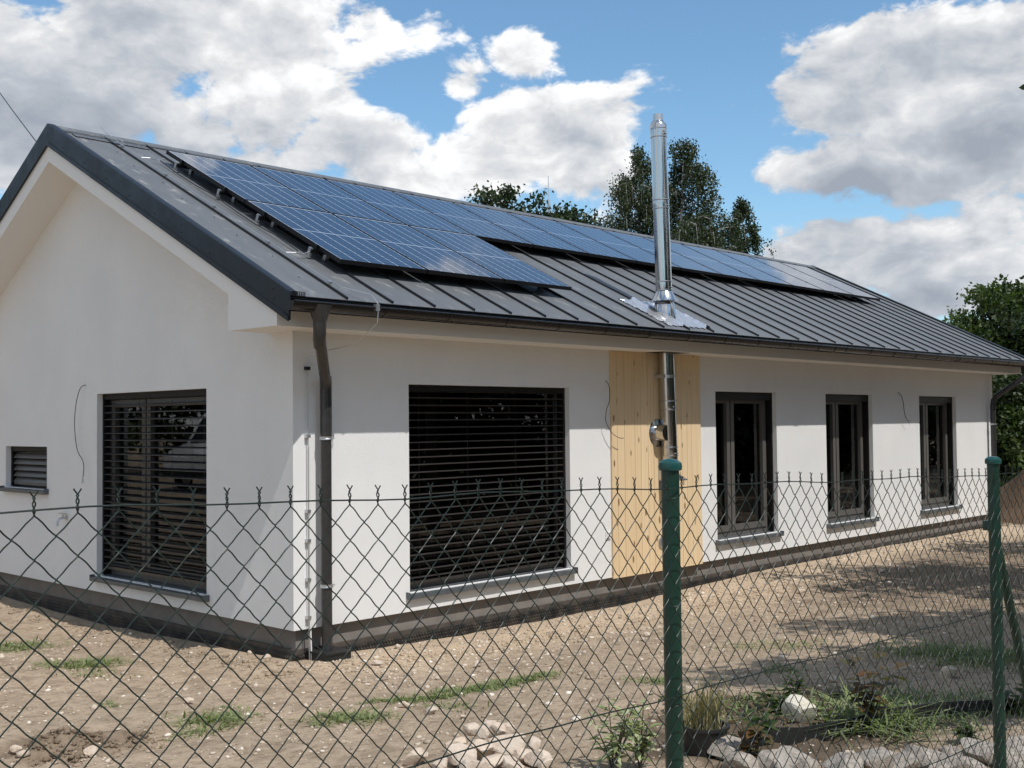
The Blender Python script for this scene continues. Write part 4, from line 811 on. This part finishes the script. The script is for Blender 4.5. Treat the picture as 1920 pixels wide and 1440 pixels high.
# ------------------------------------------------------------------ trees
def leaves(C_, size, rng, aspect=.55, droop=0.):
    n = len(C_); d = rng.normal(0, 1, (n, 3)); d[:, 2] -= droop; d /= np.linalg.norm(d, axis=1)[:, None]; s_ = np.cross(d, rng.normal(0, 1, (n, 3))); s_ /= np.linalg.norm(s_, axis=1)[:, None]
    L_ = (size*rng.uniform(.6, 1.3, n))[:, None]; Vv = np.stack([C_-d*L_*.5, C_+s_*L_*aspect*.5, C_+d*L_*.5, C_-s_*L_*aspect*.5], 1)
    return Vv.reshape(-1, 3), np.arange(n*4).reshape(-1, 4)
def tree(x, y, H, R, label, seed, name='tree', kind='round', nleaf=14000, leaf=.12, material='dark_leaf', bark='bark', base=.25, group=None, zb=None, limbs=26, gap=.10):
    rng = np.random.default_rng(seed); g = gzf(x, y) if zb is None else zb
    r_ = thing(name, label, 'tree', (x, y, g), group=group); tm = MB()
    ph = rng.uniform(0, 6); trunk = lambda f: np.array([.035*H*math.sin(2.2*f+ph)*f, .03*H*math.cos(1.9*f+ph)*f-.03*H*math.cos(ph)*f, H*f*.97-.15*(1-f)])
    tm.tube([trunk(f) for f in np.linspace(0, 1, 12)], [max(.004, .018*H*(1-.96*f)) for f in np.linspace(0, 1, 12)], 8)
    cl_ = []; wt = []
    for i in range(limbs):
        f = base+(1-base)*(i+rng.uniform(0, 1))/limbs; p0 = trunk(f); a = rng.uniform(0, 6.28)
        ff = (f-base)/(1-base)
        if kind == 'birch': prof = (math.sin(math.pi*min(1, ff*.85+.16))**.7)*(1-.35*ff); up_ = .75
        elif kind == 'bush': prof = math.sqrt(max(0, 1-ff**2))*.9+.12; up_ = .35
        else: prof = math.sqrt(max(0.02, 1-(2*ff-.85)**2/1.35)); up_ = .45
        L_ = R*prof*rng.uniform(.65, 1.12)+.15; dr = np.array([math.cos(a), math.sin(a), up_*rng.uniform(.5, 1.3)])
        bp = [p0+dr*L_*q+np.array([0, 0, -.28*L_*q*q*(1.6 if kind == 'birch' else 1)]) for q in (0, .33, .66, 1)]
        rb = .006*H*(1-.7*f); tm.tube(bp, [rb, rb*.65, rb*.4, rb*.15], 5)
        nt = 7 if kind != 'birch' else 9
        for q in range(nt):
            u_ = .25+.75*(q+rng.uniform(0, 1))/nt; i0 = min(int(u_*3), 2); bpq = bp[i0]+(bp[i0+1]-bp[i0])*(u_*3-i0)
            tl = L_*rng.uniform(.22, .5)+.15; ta = rng.uniform(0, 6.28)
            if kind == 'birch': td = np.array([math.cos(ta)*.35, math.sin(ta)*.35, -.15]); ends = [bpq, bpq+td*tl, bpq+td*tl*1.3+np.array([0, 0, -tl*.7]), bpq+td*tl*1.4+np.array([0, 0, -tl*rng.uniform(.9, 1.7)])]
            else: td = np.array([math.cos(ta), math.sin(ta), rng.uniform(-.3, .8)]); ends = [bpq, bpq+td*tl*.35, bpq+td*tl*.7, bpq+td*tl+np.array([0, 0, -.12*tl])]
            if q % 2 == 0: tm.tube(ends, [rb*.3, rb*.22, rb*.16, rb*.07], 4)
            cl_.append(ends); wt.append(tl*rng.uniform(.35, 1.5)*(rng.uniform(0, 1) > gap))
    wt = np.array(wt); wt /= wt.sum(); cnt = rng.multinomial(nleaf, wt); Cs = []
    for ends, n in zip(cl_, cnt):
        if n == 0: continue
        e_ = np.array(ends); u_ = rng.uniform(0, 1, n)**.75*2.999; i0 = u_.astype(int); fr = (u_-i0)[:, None]; p_ = e_[i0]*(1-fr)+e_[i0+1]*fr
        p_ = p_+rng.normal(0, 1, (n, 3))*(np.array([.075, .075, .09]) if kind == 'birch' else np.array([.16, .16, .13]))*(R/1.8)**.5; Cs.append(p_)
    Cs = np.concatenate(Cs); tm.build('trunk', bark, r_, True); V, F_ = leaves(Cs, leaf, rng, .6, .6 if kind == 'birch' else .2); link('crown', np_mesh('crown', V, F_, material), r_); return r_
def tree_px(u, vtop, D, **kw):
    p_ = at_depth(u, vtop, D); g = gzf(p_[0], p_[1]); return tree(p_[0], p_[1], p_[2]-g, **kw)
tree_px(1250, 250, 34, R=2.2, label='tall birch with drooping twigs, its trunk right of the flue', seed=3, name='birch_tree', kind='birch', nleaf=46000, leaf=.085, material='birch_leaf', bark='birch_bark', base=.32, limbs=62, gap=.06)
tree_px(1204, 256, 34.6, R=2.3, label='tall birch with drooping twigs, its trunk left of the flue', seed=5, name='birch_tree', kind='birch', nleaf=44000, leaf=.085, material='birch_leaf', bark='birch_bark', base=.32, limbs=60, gap=.08)
tree_px(1385, 362, 36, R=1.4, label='smaller birch with nodding top right of the flue', seed=8, name='birch_tree', kind='birch', nleaf=28000, leaf=.085, material='birch_leaf', bark='birch_bark', base=.34, limbs=44, gap=.06)
tree_px(1335, 425, 38, R=.9, label='low dense tree crown between the two birches', seed=18, kind='round', nleaf=9000, leaf=.14, base=.4, limbs=18)
tree_px(905, 350, 21, R=.62, label='slender tree top showing above the ridge left of the mast', seed=21, kind='bush', nleaf=9000, leaf=.085, material='birch_leaf', base=.45, limbs=40, gap=.3)
tree_px(985, 346, 20, R=.36, label='tree with a thin leader shoot beside the mast', seed=33, kind='bush', nleaf=5200, leaf=.09, base=.45, limbs=34, gap=.35)
tree_px(1040, 372, 20, R=.5, label='tree top with drooping leaf sprays right behind the mast', seed=35, kind='bush', nleaf=6000, leaf=.09, base=.45, limbs=34, gap=.35)
tree_px(1085, 388, 20, R=.62, label='tree with loose leafy sprays between mast and birch', seed=27, kind='bush', nleaf=7500, leaf=.09, base=.45, limbs=38, gap=.35)
tree_px(1858, 536, 30, R=1.5, label='green leafy tree standing beyond the far gable end', seed=41, kind='round', nleaf=20000, leaf=.13, material='bush_leaf', base=.15, limbs=32)
tree_px(1925, 548, 28, R=1.6, label='dark leafy tree at the right edge beyond the gable', seed=44, kind='round', nleaf=20000, leaf=.13, material='bush_leaf', base=.12, limbs=32)
tree_px(1985, 520, 29, R=2.0, label='broad leafy tree farther beyond the far gable end', seed=45, kind='round', nleaf=14000, leaf=.14, material='dark_leaf', base=.12, limbs=32)
GBU = 'bushes beyond the far gable'; LBU = 'dense green bush beyond the far gable wall'
for u, v, D_b, R_b, s_ in [(1890, 690, 28, 1.4, 51), (1925, 710, 26.5, 1.4, 52), (1985, 730, 25.5, 1.4, 53), (1870, 650, 31, 1.7, 54), (2030, 690, 26, 1.6, 55)]:
    tree_px(u, v, D_b, R=R_b, label=LBU, seed=s_, name='bush', kind='bush', nleaf=12000, leaf=.12, material='bush_leaf' if s_ % 2 else 'dark_leaf', base=.04, group=GBU, limbs=34)
# trees on the street side right of the view: they shade the dirt and stand in the window reflections
GT = 'street side trees shading the yard'; LTR = 'leafy street side tree shading the right of the yard'
for x, y, H, R, s_ in [(5.2, -7.9, 6.6, 1.9, 61), (8.2, -6.9, 7.2, 2.0, 62), (11.5, -6.6, 7.4, 2.0, 63), (4.2, -7.1, 5.0, 1.2, 64), (15.5, -8.5, 8, 2.6, 65), (20, -9.5, 9, 2.8, 66), (26, -11, 9, 3.0, 67), (19, -15, 10, 3.2, 68), (31, -9, 9, 3.0, 69)]:
    tree(x, y, H, R, LTR, s_, kind='round', nleaf=9000, leaf=.16, base=.34, group=GT, limbs=26, gap=.2)
for x, y, H, R, s_ in [(1.7, -7.65, 5.9, .8, 57), (2.9, -7.5, 5.7, .8, 58)]:
    tree(x, y, H, R, LTR, s_, kind='round', nleaf=5200, leaf=.15, base=.55, group=GT, limbs=22, gap=.12)
GHD = 'street side hedge bushes'; LHD = 'tall dense street side hedge bush facing the long wall'
for i in range(13):
    tree(8.5+i*2.5, -11.5+.5*math.sin(i*2.2), 4.2+.5*math.sin(i*1.3), 1.9, LHD, 100+i, name='bush', kind='bush', nleaf=5000, leaf=.26, base=.03, group=GHD, limbs=30, gap=.03)
GH2 = 'hedge across the street'; LH2 = 'dense hedge bush across the street'
for i in range(12):
    tree(-25+i*3.1, -19+.6*math.sin(i*2.2), 4.2+.5*math.sin(i*1.3), 2.2, LH2, 140+i, name='bush', kind='bush', nleaf=4500, leaf=.34, base=.03, group=GH2, limbs=30, gap=.03)
GL = 'trees along the far side of the lot'; LLF = 'tree along the lot edge facing the gable wall'
for x, y, H, R, s_ in [(-5.5, 26, 8, 3.0, 71), (-10, 27, 8.5, 3.0, 72), (-14.5, 26, 9, 3.0, 73), (-1, 28, 8, 3, 74), (-19, 23, 8, 3.0, 75), (-23, 18, 8, 3.0, 76), (-12, 31, 10, 3.4, 77), (-7, 32, 10, 3.4, 78)]:
    tree(x, y, H, R, LLF, s_, kind='round', nleaf=9000, leaf=.24, base=.05, group=GL, limbs=26, gap=.1, material='bush_leaf')

# ------------------------------------------------------------------ mast, overhead cable
p_ = at_depth(1028, 330, 62); g = gzf(p_[0], p_[1]); r_ = thing('antenna_mast', 'thin antenna mast rising above the ridge among the leaves', 'mast', (p_[0], p_[1], g)); hm = p_[2]-g
MB().tube([(0, 0, -.2), (0, 0, hm-1.6)], .05, 8).build('pole', 'galv', r_); MB().tube([(0, 0, hm-1.6), (0, 0, hm)], .022, 6).build('aerial', 'galv', r_)
MB().box(-.07, .07, -.07, .07, hm-1.9, hm-1.3).build('feed_box', 'galv', r_)
A_ = Vector((-E_+.06, 4.12, roofz(4.12)+.03)); B_ = Vector(at_depth(-160, -120, 19)); g = gzf(B_.x, B_.y)
r_ = thing('overhead_cable', 'thin overhead cable running from the roof verge up to a pole', 'cable', tuple(A_))
MB().tube([(A_.lerp(B_, f)+Vector((0, 0, -.25*math.sin(math.pi*f)))-A_) for f in np.linspace(0, 1, 14)], .006, 5).build('cable', 'cable', r_)
r_ = thing('utility_pole', 'wooden utility pole holding the overhead cable', 'pole', (B_.x, B_.y, g)); MB().tube([(0, 0, -.3), (0, 0, B_.z-g+.3)], [.13, .09], 12).build('pole', 'pole', r_, True); MB().box(-.05, .05, -.1, .1, B_.z-g-.06, B_.z-g+.06).build('insulator', 'wplastic', r_)

# ------------------------------------------------------------------ van parked on the lot (seen in the gable window's glass)
van = thing('parked_van', 'white delivery van parked on the dirt facing the gable window', 'van', (-10.3, 17.4, gzf(-10.3, 17.4)), math.radians(-25))
side = [(-2.3, .35), (2.25, .35), (2.42, .55), (2.4, .95), (2.15, 1.12), (1.35, 1.32), (.75, 2.05), (.45, 2.2), (-2.25, 2.25), (-2.38, 2.1), (-2.4, .5)]
mb = MB(); n = len(side); vs = []
for q, (yy, k) in enumerate(((-.93, .96), (-.86, 1.0), (.86, 1.0), (.93, .96))): vs += [((px_-.0)*k, yy if pz < 1.4 else yy*(1-.10*(pz-1.4)), .35+(pz-.35)*(k if pz > .4 else 1)) for px_, pz in side]
fs = [(i+q*n, (i+1) % n+q*n, (i+1) % n+(q+1)*n, i+(q+1)*n) for q in range(3) for i in range(n)]+[tuple(range(n))[::-1], tuple(range(3*n, 4*n))]
mb.add(vs, fs).build('body', 'van', van, True)
MB().add([(1.37, -.74, 1.36), (1.37, .74, 1.36), (.80, .66, 2.04), (.80, -.66, 2.04)], [(0, 1, 2, 3)]).build('windscreen', 'vglass', van, loc=(.012, 0, .012))
for s_ in (-1, 1):
    MB().add([(1.1, s_*.925, 1.38), (.25, s_*.925, 1.38), (.25, s_*.87, 1.98), (.68, s_*.87, 1.98)], [(0, 1, 2, 3)]).build('side_window', 'vglass', van)
    MB().box(2.30, 2.41, s_*.80-.12, s_*.80+.10, .8, .98).build('headlight', 'wplastic', van)
    MB().box(.95, 1.12, s_*1.0-.09, s_*1.0+.09, 1.35, 1.62).build('mirror', 'black', van)
    for xx in (-1.5, 1.55):
        wh = MB().lathe([(.2, -.1), (.31, -.1), (.335, -.06), (.335, .06), (.31, .1), (.2, .1)], 24, Matrix.Translation((xx, s_*.84, .335)) @ Matrix.Rotation(math.pi/2, 4, 'X')).build('wheel', 'tyre', van, True); MB().lathe([(.2, -.105), (.18, -.08), (.05, -.09), (.05, .09), (.18, .08), (.2, .105)], 20, Matrix.Translation((xx, s_*.84, .335)) @ Matrix.Rotation(math.pi/2, 4, 'X')).build('rim', 'galv', wh, True)
MB().box(2.3, 2.46, -.88, .88, .36, .60).build('bumper', 'black', van)
van.scale = (.86, .86, .86)
